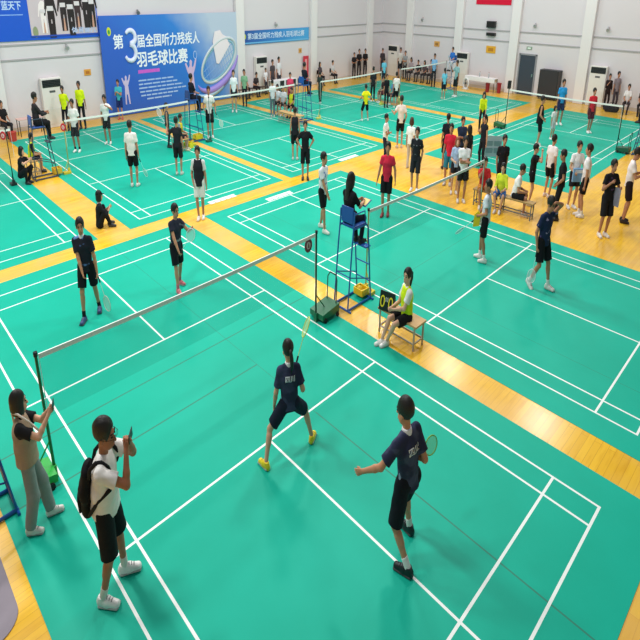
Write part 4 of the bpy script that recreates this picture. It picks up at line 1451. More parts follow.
for sg in (-1, 1):
    MB().tube([P2(.30, sg * .09, -.15), P2(.41, sg * .105, -.125), P2(.485, sg * .11, -.06), P2(.50, sg * .11, .00), P2(.465, sg * .12, .075), P2(.38, sg * .14, .135), P2(.27, sg * .165, .10), P2(.16, sg * .18, -.02), P2(-.04, sg * .16, -.14)], 0.022, 8).build('shoulder_strap', cloth('#17171b'), bp, True)
MB().tube([P2(.31, -.04, -.18), P2(.37, -.03, -.18), P2(.37, .03, -.18), P2(.31, .04, -.18)], 0.010, 8).build('grab_handle', cloth('#17171b'), bp, True)

p3 = person('player with ponytail and yellow shoes seen from behind at the net side', 2.44, 0.05, 150, 1.64, fl=(-0.46, -0.19, 0, 30), fr=(0.50, 0.18, 0, -30, 0), pel=(0.03, -0.0, 0.775), lean=(-0.01, 0.12), look=(8, 0),
            hl=(-0.24, 0.12, 0.68), hr=(0.21, 0.16, 1.10), er=(0.3, -0.6, -0.8), curl=1.3, curl_l=0.6, top='#2a2f48', pat=('#3a405c', 0.5, 5.0), sleeve=0.72, hem=-0.08, bottom='#1b1f33', leglen=0.80, loose=0.95, shoe='#f0d21c', hair='pony',
            vx=NEAR, sk='#d3a183', collar='#e8eaee', back='四川', trim='#9fb6dd', women=True,
            rk=dict(label='racket with yellow-green head raised by the ponytailed player', d=(0.28, 0.30, 0.40), n=(0.95, 0.1, -0.3), col='#cfd95a', str='#d6e07c'))
p4 = person('player in navy shirt and black shoes nearest the camera on the right', 4.95, 0.25, 172, 1.83, fl=(-0.25, -0.19, 0, 20), fr=(0.19, 0.20, 0, 0), pel=(-0.09, 0.05, 0.875), lean=(-0.11, 0.07), look=(12, -4),
            hl=(-0.60, 0.38, 0.96), el=(-0.3, -0.6, -0.5), hr=(0.09, 0.17, 1.00), er=(0.12, -0.5, -0.8), curl=1.3, curl_l=0.45, top='#2d324c', pat=('#454b66', 0.5, 5.0), sleeve=0.74, bottom='#141520', leglen=0.97, loose=0.95, shoe='#15161a', sock='#e9e7e2',
            vx=NEAR, sk='#c58d6c', collar='#e8eaee', back='四川', trim='#9fb0d2',
            rk=dict(label='racket with green head held out by the nearest navy player', d=(0.96, -0.04, -0.25), n=(-0.6, -0.8, 0.3), col='#7fae3c', str='#a6cf6e'))
p5 = person('player in black shirt facing the camera near the left net end', -4.09, -0.87, 325, 1.74, fl=(-0.14, -0.22, 0, 10), fr=(0.12, 0.22, 0, -10), lean=(0.02, 0.05), look=(15, -2),
            hr=(0.0, 0.28, 0.84), hl=(-0.28, 0.10, 0.82), er=(1.0, -0.5, -0.2), curl=0.9, curl_l=1.2, top='#20222e', pat=('#5c7fb8', 0.63, 6.0), sleeve=0.66, bottom='#121318', leglen=0.82, shoe='#3a4a78', sock='#1b1c22',
            vx=0.010, sk='#c28a68', collar='#e3e4ea', trim='#5c7fb8',
            rk=dict(hand='l', label='racket hanging from the black shirted player near the left net end', d=(-0.35, 0.30, -0.88), n=(0.6, 0.7, 0.2), col='#d9c6bd', str='#ddd8cf'))
p6 = person('player in navy and grey shirt with pink shoes behind the net', -3.64, 1.31, 5, 1.62, fl=(-0.22, -0.22, 0, 14), fr=(0.10, 0.16, 0, -8), lean=(-0.02, 0.06), look=(10, 0),
            hl=(-0.34, 0.40, 1.28), el=(-0.6, -0.2, -0.9), hr=(0.10, 0.33, 0.90), er=(0.9, -0.4, -0.3), curl=1.2, curl_l=0.5, top='#2a2d3d', pat=('#8d98a4', 0.58, 6.0), sleeve=0.5, bottom='#15161d', leglen=0.85, shoe='#d9707c', sock='#c9737f',
            vx=0.010, sk='#c78f70', trim='#9aa3ab', women=True,
            rk=dict(label='white racket held by the player with pink shoes', d=(-0.35, 0.55, 0.70), n=(0.8, 0.5, 0), col='#e6e8ea', str='#e6ece8'))

# umpire and scorekeeper by the near net
um = person('umpire with long black hair sitting on the tall blue chair', -0.04, 4.30, 90, 1.66, women=True, hair='long', top='#191a20', sleeve=0.8, legs='trousers', bottom='#1a1d2e', shoe='#1b1b1c', vx=0.011, sk='#d3a488',
            **sit(1.53, 0.40, 0.09, 1.08, hl=(-0.05, 0.42, 1.88), hr=(0.12, 0.42, 1.86), look=(-5, -8), curl=0.9))
cl = thing('clipboard', 'clipboard with yellow sheet held by the long-haired umpire', 'clipboard', (-0.02, 4.30, 0), 0)
MB().prism([(0.34, 1.71), (0.58, 1.79), (0.575, 1.80), (0.335, 1.72)], 'x', -0.03, 0.22).build('board', plastic('#3a5d8c'), cl)
MB().prism([(0.37, 1.728), (0.56, 1.792), (0.559, 1.796), (0.369, 1.732)], 'x', 0.0, 0.19).build('sheet', plastic('#e2cf7d'), cl)
sk_ = person('scorekeeper in yellow vest sitting on the pale wooden bench', 2.02, 4.06, 240, 1.62, women=True, hair='pony', top='#ece9e6', sleeve=0.6, vest='#d6ee1f', bottom='#15161b', shoe='#eeece8', vx=0.010, sk='#dcae93',
             **sit(0.43, 0.52, 0.05, 0.0, fl=(-0.02, 0.50, 0, 15), fr=(0.05, 0.60, 0, 5), hl=(-0.04, 0.36, 0.66), hr=(0.07, 0.36, 0.66), lean=(0.0, 0.06), look=(25, 4), leglen=0.72))

# ------------------------------------------------------------------ players and people on the second court and the wood floor
MID = 0.013
B = 'crowd on the wood floor'
person('player in white and blue shirt standing behind the net post, black shorts', -3.48, 6.76, 15, 1.80, fl=(-0.20, -0.18, 0, 10), fr=(0.13, 0.17, 0, -6), top='#dfe4ea', pat=('#5f7fb8', 0.60, 7.0), sleeve=0.6, trim='#4d6fae', bottom='#14151a', shoe='#e8e4dc', sk='#c08a6b', vx=MID,
       hr=(0.14, 0.28, 0.86), hl=(-0.24, 0.05, 0.85))
person('player in red shirt and black shorts beside the umpire', -2.75, 9.32, 300, 1.80, hl=(-0.30, 0.02, 0.86), hr=(0.33, 0.05, 0.84), top='#d42a45', sleeve=0.5, bottom='#141418', shoe='#8a3a3a', sk='#b87f62', vx=MID, fl=(-0.09, -0.05, 0, 5), fr=(0.09, 0.06, 0, -8))
person('man in black tracksuit top with white piping, hands behind his back', -3.47, 12.14, 292, 1.73, top='#1e2026', pat=('#c9ccd2', 0.66, 9.0), sleeve=0.62, collar='#d8d8da', trim='#cfd2d6', bottom='#24262c', leglen=0.92, shoe='#e2e2e0', sk='#b98469', vx=MID, hl=(-0.20, -0.08, 0.86), hr=(0.20, -0.08, 0.86))
person('player in pale grey shirt holding a racket low, waiting side-on', 1.41, 8.92, 195, 1.68, fl=(-0.13, -0.06, 0, 8), fr=(0.12, 0.14, 0, -6), top='#d3dbe4', pat=('#9fb0c6', 0.56, 7.0), sleeve=0.6, bottom='#15151a', shoe='#e9e4df', sock='#e9e9e6', sk='#b07a5c', vx=MID, look=(30, 0),
       hr=(-0.02, 0.33, 0.92), hl=(-0.20, 0.22, 1.02), curl=1.2, rk=dict(label='pale racket held low by the player in pale grey', d=(-0.3, 0.75, -0.5), n=(0.4, 0.3, 0.8), col='#d9d9dd', str='#d9d2d2'))
person('player in dark navy shirt wiping his forehead on the right court', 3.24, 8.68, 345, 1.78, fl=(-0.17, 0.16, 0, 10), fr=(0.20, -0.20, 0.06, -6, 30), top='#1d2a4c', pat=('#a79ac4', 0.64, 8.0), sleeve=0.66, bottom='#12131a', leglen=0.86, shoe='#e6e3dd', sock='#e9e6e2', sk='#b57f60', vx=0.011, trim='#6a4f86',
       hl=(-0.05, 0.16, 1.64), el=(-1, 0.2, 0.1), hr=(0.27, -0.02, 0.84), look=(-5, -16), curl=0.9, rk=dict(label='racket hanging down from the player wiping his forehead', d=(0.12, -0.05, -1), n=(1, 0.6, 0), col='#e6e6ea', str='#e4e9e6'))
person('man in black T-shirt holding a paper near the right edge', 3.38, 13.42, 322, 1.75, top='#1b181d', pat=('#5d3f6e', 0.62, 7.0), sleeve=0.62, bottom='#1c1a20', leglen=0.98, shoe='#e4ded6', sk='#b07a5e', vx=MID, hl=(-0.17, 0.30, 1.18), hr=(0.16, 0.22, 1.28), trim='#5d3f6e')
pp = thing('paper_sheet', 'grey paper hanging from the hand of the man in black T-shirt', 'paper', (3.62, 13.43, 0.75), -20)
MB().box(-0.12, -0.01, 0, 0.12, 0.0, 0.42).build('sheet', cloth('#8f8a9c'), pp)
person('man in white shirt and black shorts reading at the right edge', 3.51, 15.2, 20, 1.80, top='#efe6e6', sleeve=0.6, bottom='#241a1f', leglen=0.85, shoe='#2a2224', sk='#b98468', vx=MID, hl=(-0.10, 0.34, 1.20), hr=(0.12, 0.34, 1.18), look=(0, -18))
bk = thing('notebook', 'open notebook held by the man in white at the right edge', 'notebook', (3.51, 15.2, 0), 20 - 90)
MB().prism([(0.40, 1.15), (0.62, 1.19), (0.62, 1.20), (0.40, 1.16)], 'x', -0.13, 0.15).build('cover', plastic('#7d6a5c'), bk)
MB().prism([(0.41, 1.162), (0.61, 1.199), (0.61, 1.203), (0.41, 1.166)], 'x', -0.12, 0.14).build('page', plastic('#e6dcd0'), bk)
person('man in white shirt seen side-on beside the one with the blue folder', 2.29, 14.53, 200, 1.78, top='#efebeb', sleeve=0.6, bottom='#15151a', leglen=0.75, shoe='#ece8e4', sock='#e9e6e2', sk='#c18e70', vx=MID, fl=(-0.08, -0.03, 0, 5), fr=(0.09, 0.06, 0, -5))
f1 = person('young man in white carrying a big blue folder in the crowd', 1.71, 15.11, 318, 1.70, top='#efefef', sleeve=0.6, bottom='#22222a', leglen=0.75, shoe='#ece8e4', sk='#c89878', vx=MID, hl=(-0.22, 0.30, 1.02), hr=(0.22, 0.30, 1.02), curl=1.0)
bf = thing('blue_folder', 'big light blue folder carried by the young man in white', 'folder', (1.71, 15.11, 0), 318 - 90)
MB().box(-0.27, 0.28, 0.76, 0.27, 0.34, 1.10, 0, 0.008).build('cover', plastic('#7db6ea'), bf)
MB().box(-0.20, 0.34, 0.98, 0.20, 0.345, 1.06).build('label_patch', plastic('#d9ecfb'), bf)
person('man in white shirt and black shorts turned away at the crowd behind', 0.61, 15.54, 70, 1.66, top='#f0e9e8', sleeve=0.6, bottom='#15151a', leglen=0.75, shoe='#ead9d0', sk='#c08a6c', vx=MID)
person('thin man in black standing in front of the white shirted crowd', 1.77, 13.61, 205, 1.70, top='#15161b', sleeve=0.58, legs='trousers', bottom='#15161b', shoe='#1b1b1e', sk='#b17b5e', vx=MID, hl=(-0.18, 0.16, 0.92), hr=(0.2, 0.12, 0.9), look=(0, -10))
person('woman in black lifting both hands to her face behind the bench', 0.47, 14.2, 20, 1.58, women=True, top='#15161a', sleeve=0.6, trim='#d0cfd2', legs='shorts', bottom='#15161a', leglen=0.5, shoe='#cfc6c0', sk='#cf9f80', vx=MID, hl=(-0.04, 0.28, 1.52), hr=(0.05, 0.28, 1.54), el=(-0.6, 0, -1), er=(0.6, 0, -1))
person('boy in black T-shirt standing behind the seated bench people', -0.67, 13.98, 312, 1.68, top='#191b20', sleeve=0.62, pat=('#8a3a3a', 0.66, 9.0), legs='trousers', bottom='#191b20', shoe='#22242a', sk='#b98468', vx=MID, hl=(-0.18, -0.06, 0.84), hr=(0.18, -0.06, 0.84))
person('man in red shirt sitting at the left end of the long bench', -0.80, 12.85, 305, 1.66, top='#d23136', sleeve=0.62, bottom='#d98a3c', shoe='#d9cdbf', sk='#b57e60', vx=MID, **sit(0.43, 0.40, 0.13, 0, hr=(0.08, 0.30, 1.05), er=(0.6, 0.3, -0.9), look=(20, 0), lean=(0.05, 0.2)))
person('woman in yellow-green jacket on the middle of the long bench', -0.10, 12.92, 285, 1.58, women=True, hair='pony', top='#dfe83a', sleeve=1.3, bottom='#3c6cb0', shoe='#cfc9c2', sk='#cf9f82', vx=MID, **sit(0.43, 0.38, 0.09, 0, lean=(0, 0.12)))
person('man in white shirt sitting at the right end of the long bench', 0.44, 12.95, 20, 1.68, top='#efeceb', sleeve=0.6, bottom='#17171c', shoe='#ead9cf', sk='#b98368', vx=MID, **sit(0.43, 0.36, 0.12, 0, lean=(0.0, 0.25), look=(0, -10), leglen=0.85))
person('man in red T-shirt and teal shorts in the standing crowd', -2.9, 13.75, 292, 1.72, top='#d7263d', sleeve=0.66, bottom='#2e7d92', leglen=0.95, shoe='#c9beb4', sk='#b98267', vx=MID, hl=(-0.26, 0.02, 0.82), hr=(0.27, 0.04, 0.82))
person('man in black seen from behind beside the red T-shirt', -4.1, 15.45, 130, 1.68, top='#1b1d28', sleeve=0.62, bottom='#17181d', leglen=0.9, shoe='#3a2a2a', sk='#b07a5e', vx=MID)
person('man in navy jacket with grey sleeves behind the white T-shirt', -3.42, 15.55, 318, 1.66, top='#27354f', sleeve=1.6, trim='#8e9bb0', legs='trousers', bottom='#1c1f28', shoe='#cccccc', sk='#b98369', vx=MID, **CROSS)
person('woman with long black hair seen from behind in the crowd', -2.71, 14.95, 160, 1.56, women=True, hair='long', top='#1d1d24', sleeve=0.8, legs='trousers', bottom='#1d1d24', shoe='#26262a', sk='#cfa184', vx=MID)
person('woman with reddish hair in light blue shirt in the crowd', -2.2, 13.1, 310, 1.52, women=True, hair='long', hairc='#8a4a30', top='#a9bfe0', sleeve=0.75, bottom='#23232c', shoe='#e3d9cf', sk='#d9ab90', vx=MID, hr=(0.10, 0.25, 1.05), leglen=0.6)
person('man in white T-shirt with folded arms in front of the crowd', -1.53, 12.52, 310, 1.70, top='#ece9ea', sleeve=0.64, bottom='#16171c', leglen=0.75, shoe='#e0d6cc', sk='#b98368', vx=MID, loose=1.08, **CROSS)
person('woman in dark dress with a long bag standing on the court edge', -3.1, 17.0, 255, 1.60, women=True, hair='pony', top='#20242e', sleeve=0.3, legs='trousers', bottom='#20242e', shoe='#9a6a50', sk='#c9987a', vx=MID, hr=(0.1, 0.26, 1.2))
person('official in yellow jacket bending over by the green based post', -6.35, 22.9, 300, 1.60, women=True, hair='bob', top='#dcea20', sleeve=1.4, legs='trousers', bottom='#20222b', shoe='#8a5a4a', sk='#c9987a', vx=0.016, lean=(0, 0.6), hl=(-0.18, 0.44, 0.75), hr=(0.2, 0.42, 0.70))
person('tall player in black vest seen from behind at the crosswise court', -2.8, 22.5, 25, 1.72, top='#17181c', sleeve=0.0, trim='#d9d9da', loose=1.35, hem=-0.16, bottom='#17181c', leglen=0.95, shoe='#d9d4cc', sk='#c08e70', vx=0.016, hl=(-0.28, 0.2, 0.95), hr=(0.26, 0.18, 0.95))
person('child in white with black hair behind the tall black player', -2.75, 24.25, 340, 1.22, top='#e9e9ea', sleeve=0.7, bottom='#c9ccd0', shoe='#e9e9e6', sk='#c9987a', vx=0.016, hair='bob')
person('player in bright blue shirt at the net in front of the black cabinet', -3.78, 27.88, 312, 1.82, top='#2f9bdb', sleeve=0.62, bottom='#1d2a55', shoe='#e9e9e6', sk='#b98267', vx=0.016)
person('player in red shirt on the crosswise court at upper right', -1.80, 27.27, 320, 1.70, top='#dc2c3c', sleeve=0.64, bottom='#5a1a30', shoe='#e9e9e6', sk='#b98267', vx=0.016, fl=(-0.07, -0.02, 0, 5), fr=(0.08, 0.05, 0, -5))
person('man in black at the far right wall beside the air conditioner', -3.3, 35.0, 300, 1.60, top='#2b1d1f', sleeve=1.5, legs='trousers', bottom='#241a1c', shoe='#2a1f20', sk='#b98267', vx=0.018, trim='#c9b0a8', hr=(0.1, 0.25, 1.3))
person('man against the right wall half hidden by the one in black', -2.85, 35.25, 315, 1.72, top='#8d7f86', sleeve=0.7, legs='trousers', bottom='#4a4048', shoe='#2a2a2a', sk='#b98267', vx=0.018)
person('umpire in dark shirt on the chair at the right edge', 1.70, 24.7, 180, 1.68, top='#2b2328', sleeve=0.8, legs='trousers', bottom='#23202a', shoe='#1b1b1c', sk='#b98267', vx=0.016, **sit(1.53, 0.40, 0.09, 1.08))
for i, (x, l, c, b) in enumerate(((-1.9, 'seated spectator in white by the right wall near the picture edge', '#e6dfe0', '#3a2f35'), (-1.0, 'seated spectator in dark clothes at the right picture edge by the wall', '#3a3036', '#2a242a'))):
    chair(('folding chair under the seated spectator in white by the right wall', 'folding chair at the right picture edge by the wall')[i], x, 34.6, 270 + 10 * i)
    person(l, x, 34.6, 280, 1.66, top=c, sleeve=0.7, bottom=b, legs='trousers', shoe='#2a2426', sk='#b98267', vx=0.018, **sit(0.45))
hb = thing('sports_bag', 'black sports bag on the floor by the right wall', 'bag', (-2.7, 34.3, 0), 20)
Q = Solid(); Q.ec((-0.3, 0, 0.17), (0.3, 0, 0.17), (0, 1, 0), .17, .165, .17, .165); Q.build('body', cloth('#27222a'), hb, .03)
MB().tube([(-0.18, 0, 0.32), (-0.12, 0, 0.44), (0.12, 0, 0.44), (0.18, 0, 0.32)], 0.015, 6).build('handle', cloth('#1b181d'), hb)

# ------------------------------------------------------------------ second row of courts
FAR = 0.018
person('player in black and white vest and white shorts on the yellow strip corner', -7.18, 4.27, 320, 1.74, top='#dcd9da', sleeve=0.62, vest='#23252d', bottom='#e6e6e4', leglen=0.85, shoe='#e9e6e0', sk='#b98368', vx=0.014, fl=(-0.07, -0.04, 0, 4), fr=(0.08, 0.06, 0, -4), hr=(0.2, 0.12, 0.92))
person('person in black with a cap sitting on the yellow floor strip', -8.95, 1.42, 75, 1.62, hair='bob', cap='#15151a', top='#17181d', sleeve=1.5, collar='#dcdcdc', legs='trousers', bottom='#17181d', shoe='#3a3a3e', sk='#c9987a', vx=0.014, z=0,
       pel=(0, -0.1, 0.12), fl=(-0.12, 0.26, 0, 20), fr=(0.14, 0.26, 0, -20), kn=[(-0.3, 0, 1), (0.4, 0, 1)], lean=(0, 0.12), hl=(-0.10, 0.30, 0.46), hr=(0.16, 0.28, 0.50))
person('player in black T-shirt raising his racket arm before the blue banner', -11.82, 6.03, 135, 1.68, top='#22232a', sleeve=0.64, bottom='#241d22', leglen=0.9, shoe='#cfcac2', sk='#b98368', vx=FAR, hl=(-0.50, 0.20, 1.38), el=(-0.4, -0.5, -0.6), curl=1.1,
       rk=dict(hand='l', label='white racket raised by the black shirted player before the banner', d=(-0.6, 0.2, 0.75), n=(0.4, 0.8, 0), col='#eef0f2', str='#e9eef0'))
person('player in white shirt seen from behind left of centre far court', -11.81, 3.95, 140, 1.80, top='#ebe6e2', sleeve=0.62, bottom='#15161a', shoe='#d9d6d0', sk='#b98368', vx=FAR, loose=1.05, rk=dict(label='racket held low by the white shirted player seen from behind', d=(0.3, 0.35, -0.88), n=(0.5, 0.8, 0), col='#cfe0dc', str='#d4e6e0'))
person('left of the two white shirted players at the net before the yellow jackets', -18.3, 4.01, 315, 1.72, top='#e9e9e6', sleeve=0.64, bottom='#1d1f26', leglen=0.9, shoe='#e9e9e6', sock='#1d1f26', sk='#a8755a', vx=FAR, hl=(-0.26, 0.12, 0.86), hr=(0.30, 0.12, 0.90), loose=1.08)
person('right of the two white shirted players at the net, hand at his chin', -18.62, 5.73, 320, 1.68, top='#e9e9e6', sleeve=0.64, bottom='#15161c', shoe='#dcdcd8', sk='#a8755a', vx=FAR, hl=(-0.20, 0.26, 1.38), el=(-0.9, 0, -0.5), hr=(0.24, 0.05, 0.85))
person('left official in bright yellow jacket against the left wall', -22.9, 5.1, 322, 1.66, top='#d9ea18', sleeve=0.9, legs='trousers', bottom='#17181d', shoe='#22242a', sk='#9a6a52', vx=FAR, hl=(-0.15, -0.06, 0.9), hr=(0.15, -0.06, 0.9))
person('right official in bright yellow jacket against the left wall', -22.7, 5.98, 322, 1.78, top='#d9ea18', sleeve=0.9, legs='trousers', bottom='#17181d', shoe='#22242a', sk='#9a6a52', vx=FAR, fl=(-0.10, 0.0, 0, 10), fr=(0.12, 0.10, 0, -20))
person('man in turquoise shirt standing in front of the big blue banner', -23.4, 8.55, 318, 1.60, top='#43b4c4', sleeve=0.62, bottom='#1d2d66', leglen=0.9, shoe='#c25a4a', sk='#b98368', vx=FAR, trim='#2a4f9a', **FRONT)
person('umpire in dark jacket on the high chair at the left edge', -15.5, 1.58, 90, 1.72, top='#2d2a2e', sleeve=1.85, legs='trousers', bottom='#15161b', shoe='#26262a', sk='#a8755a', vx=0.016, **sit(1.53, 0.42, 0.09, 1.08, hl=(-0.08, 0.42, 1.86), hr=(0.1, 0.42, 1.84), look=(0, -8)))
person('woman in black crouching at the net post near the left edge', -15.28, 0.72, 45, 1.66, women=True, hair='bob', top='#17181e', sleeve=0.7, legs='trousers', bottom='#17181e', shoe='#2a2a2e', sk='#d3a488', vx=0.016, pel=(0, -0.1, 0.30), fl=(-0.10, 0.14, 0, 10), fr=(0.10, 0.16, 0, -10), lean=(0, 0.25), hl=(-0.05, 0.42, 0.75), hr=(0.10, 0.40, 0.72))
person('scorekeeper in yellow vest on a bench beside the left high chair', -16.4, 1.40, 80, 1.55, top='#1b1c22', sleeve=0.7, vest='#cfe01c', bottom='#1b1c22', shoe='#2a2a2e', sk='#c9987a', vx=0.016, **sit(0.43, 0.38, 0.1, 0, lean=(0, 0.2)))
person('man in black sitting on a chair at the left wall edge', -23.6, 2.1, 20, 1.70, top='#1d1b1f', sleeve=0.66, legs='trousers', bottom='#2b2a30', shoe='#2a2426', sk='#b98368', vx=FAR, **sit(0.45))
chair('folding chair under the man in black at the left wall edge', -23.6, 2.1, 20)
person('umpire in black on the high chair before the blue banner', -16.05, 9.37, 90, 1.68, top='#1d1c26', sleeve=0.8, legs='trousers', bottom='#1b1d2c', shoe='#1b1b1e', sk='#b98368', vx=FAR, **sit(1.53, 0.42, 0.09, 1.08))
person('player in white shirt and black shorts right of the banner high chair', -15.95, 10.35, 330, 1.84, top='#f0eeea', sleeve=0.62, bottom='#15161c', leglen=0.9, shoe='#d9d9d6', sk='#b98368', vx=FAR, hl=(-0.3, 0.2, 0.95), hr=(0.24, 0.16, 0.98),
       rk=dict(hand='l', label='pale racket held low beside the banner high chair', d=(-0.5, 0.4, -0.7), n=(0.5, 0.5, 0.4), col='#d8d8d0', str='#dfe4d8'))
person('scorekeeper in yellow vest on the bench before the blue banner', -15.05, 7.95, 40, 1.60, top='#8a8f96', sleeve=0.6, vest='#d2c21c', bottom='#1d1e26', shoe='#c9c2a8', sk='#b98368', vx=FAR, **sit(0.43, 0.38, 0.1, 0, lean=(0, 0.2)))
person('person in dark vest standing behind the scorekeeper before the banner', -15.9, 7.75, 60, 1.50, top='#3c4150', sleeve=0.0, legs='trousers', bottom='#23252d', shoe='#2a2a2e', sk='#c9987a', vx=FAR, women=True, hair='pony')
person('player in black tank top with white sleeves seen from behind far court', -9.86, 11.22, 135, 1.66, top='#1d1f27', sleeve=0.0, trim='#e3e3e3', bottom='#17181e', leglen=0.85, shoe='#c9c5be', sk='#c08a6c', vx=0.016)
person('player in black shirt with hands on hips right of the tank top player', -7.55, 9.75, 318, 1.68, top='#17181e', sleeve=0.64, bottom='#15161b', leglen=0.98, shoe='#22242a', sk='#b98368', vx=0.015, **HIPS)
person('woman in white shirt standing at the right end of the blue banner', -20.2, 15.0, 322, 1.80, women=True, top='#e6ecef', sleeve=0.7, bottom='#23252f', leglen=0.7, shoe='#dcdcdc', sk='#c9987a', vx=FAR)
person('person in green shirt beside the woman in white by the banner end', -21.2, 16.6, 322, 1.66, top='#7fae8a', sleeve=0.66, legs='trousers', bottom='#1d1f27', shoe='#2a2426', sk='#b98368', vx=FAR)
person('person in orange-beige shirt sitting on the dark wall bench', -23.5, 18.3, 0, 1.70, top='#c9a184', sleeve=0.66, legs='trousers', bottom='#2a2228', shoe='#2a2426', sk='#b98368', vx=FAR, **sit(0.45))
person('person in dark clothes sitting at the right end of the dark wall bench', -23.5, 19.3, 0, 1.60, top='#3a2f33', sleeve=0.66, legs='trousers', bottom='#2a2228', shoe='#2a2426', sk='#b98368', vx=FAR, **sit(0.45, lean=(0, 0.4)))
person('man in white standing at the yellow strip left of the scoring bench', -17.41, 16.04, 150, 1.55, top='#e3e8ee', sleeve=0.64, bottom='#6d7480', legs='trousers', shoe='#c9c5be', sk='#b98368', vx=FAR)
G1 = 'seated people at the far scoring bench'
bench('bench under the seated white shirted pair below the narrow banner', -17.2, 16.92, 0, 2.2, 0.4, 0.43, '#8a8378')
person('left of the white shirted pair seated below the narrow banner', -17.95, 16.9, 300, 1.64, top='#dde3e8', sleeve=0.66, bottom='#17181e', shoe='#c9c5be', sk='#b98368', vx=FAR, **sit(0.43))
person('right of the white shirted pair seated below the narrow banner', -17.35, 16.9, 310, 1.66, top='#d3d9de', sleeve=0.66, bottom='#17181e', shoe='#c9c5be', sk='#b98368', vx=FAR, **sit(0.43))
person('scorekeeper in yellow vest seated beside the white shirted pair', -16.6, 16.95, 290, 1.62, top='#2a2a30', sleeve=0.66, vest='#d9e01e', bottom='#15161b', shoe='#2a2426', sk='#b98368', vx=FAR, **sit(0.43))
person('person in red and pink shirt behind the far yellow vest', -18.6, 18.6, 320, 1.58, top='#d8486a', sleeve=0.7, legs='trousers', bottom='#a01f3a', shoe='#2a2426', sk='#b98368', vx=FAR)
person('umpire in dark shirt on the high chair before the red banner', -15.35, 16.93, 90, 1.68, top='#1d1f2a', sleeve=0.8, legs='trousers', bottom='#1d2438', shoe='#1b1b1e', sk='#b98368', vx=FAR, **sit(1.53, 0.42, 0.09, 1.08))
for i, (y, c, l) in enumerate(((21.25, '#4a4448', 'dark haired person standing behind the long white table'), (21.9, '#d9d9dc', 'person in white standing behind the long white table by the red banner'), (20.55, '#e3e3e6', 'person in pale shirt seated low behind the white table'))):
    person(l, -23.75, y, 0, (1.68, 1.78, 1.3)[i], top=c, sleeve=0.7, legs='trousers', bottom='#3a3a44', shoe='#2a2426', sk='#b98368', vx=0.02)
person('player all in black with white shoes walking on the yellow shirt court', -18.2, 21.15, 150, 1.5, top='#23302c', sleeve=0.66, legs='trousers', bottom='#1c2824', shoe='#e0e4e2', sk='#c9987a', vx=FAR, lean=(0, 0.35), fl=(-0.05, 0, 0, 0), fr=(0.06, 0.08, 0, 0))
for i, (y, c, l) in enumerate(((25.6, '#4a3f48', 'woman with long dark hair seated right of the wall pillar'), (27.2, '#c9c6c8', 'person in pale shirt seated at the left wall far away'))):
    chair(('folding chair under the long haired woman by the wall pillar', 'folding chair under the person in pale shirt at the left wall')[i], -23.7, y + 0.9, 0)
    person(l, -23.7, y + 0.9, 0, 1.64, women=True, hair='long' if i == 0 else 'short', top=c, sleeve=0.8, legs='trousers', bottom='#2a262c', shoe='#2a2426', sk='#c9987a', vx=0.02, **sit(0.45))
for i, (y, l) in enumerate(((31.15, 'left of three spectators in black standing at the far left wall'), (31.85, 'middle of three spectators in black standing at the far left wall'), (32.72, 'right of three spectators in black standing at the far left wall'))):
    person(l, -23.9, y, 320, (1.55, 1.72, 1.70)[i], top='#1f1a1e', sleeve=0.7, legs='trousers', bottom='#241d22', shoe='#2a2426', sk='#b98368', vx=0.02, hl=(-0.1, 0.28, 1.1), hr=(0.12, 0.28, 1.1))
person('spectator in dark shirt standing right in the wall corner', -23.4, 34.7, 315, 1.66, top='#3a3238', sleeve=0.7, legs='trousers', bottom='#2a2428', shoe='#2a2426', sk='#b98368', vx=0.02)
person('player in yellow shirt and black shorts in the far middle', -12.64, 19.69, 150, 1.56, top='#e6e21c', sleeve=0.68, bottom='#17181e', leglen=0.9, shoe='#d9e6e2', sk='#b98368', vx=0.016, fl=(-0.24, -0.02, 0, 10), fr=(0.22, 0.02, 0, -10), hl=(-0.40, 0.10, 1.0), hr=(0.40, 0.10, 1.0), pel=(0, 0, 0.86),
       rk=dict(label='dark racket held by the player in the yellow shirt', d=(0.8, 0.3, -0.2), n=(0, 0.3, 1), col='#3a4a4a', str='#9fc9bf'))
person('coach in black with a white cap beyond the yellow shirted player', -16.05, 24.5, 140, 1.66, cap='#e6e6e6', top='#1d1f25', sleeve=0.8, legs='trousers', bottom='#17181d', shoe='#e6e6e6', sk='#b98368', vx=FAR)
person('player in light blue shirt on the farthest court', -19.3, 29.9, 160, 1.60, top='#69bfd8', sleeve=0.66, bottom='#1d2a3a', leglen=0.95, shoe='#e0e4e2', sk='#b98368', vx=FAR, fl=(-0.2, -0.05, 0, 10), fr=(0.1, 0.1, 0, 0))
person('scorekeeper in dark shirt seated at the far green strip, left', -15.4, 24.95, 250, 1.64, top='#3a2428', sleeve=0.66, bottom='#5a3038', shoe='#e0e4e2', sk='#b98368', vx=FAR, **sit(0.43))
person('scorekeeper in blue shirt seated at the far green strip, right', -14.5, 24.95, 260, 1.60, top='#5d8fb4', sleeve=0.66, bottom='#3a3f52', shoe='#e0e4e2', sk='#b98368', vx=FAR, **sit(0.43))
person('player in white shirt seen from behind beyond the yellow scoreboard box', -13.62, 24.1, 140, 1.62, top='#e0dcd8', sleeve=0.66, bottom='#15161b', shoe='#cfd9d4', sk='#b98368', vx=0.016)
person('person in black close beside the white shirted player far back', -14.2, 23.75, 330, 1.50, women=True, top='#17181d', sleeve=0.8, legs='trousers', bottom='#17181d', shoe='#26262a', sk='#b98368', vx=FAR)
person('tall player in white shirt and black shorts on the strip edge', -7.6, 16.6, 140, 1.78, top='#eadfd8', sleeve=0.64, bottom='#15161b', leglen=0.78, shoe='#c9b8a8', sk='#c08a6c', vx=0.014, hl=(-0.42, 0.15, 1.22), el=(-0.5, -0.6, -0.6), hr=(0.25, 0.1, 0.9))
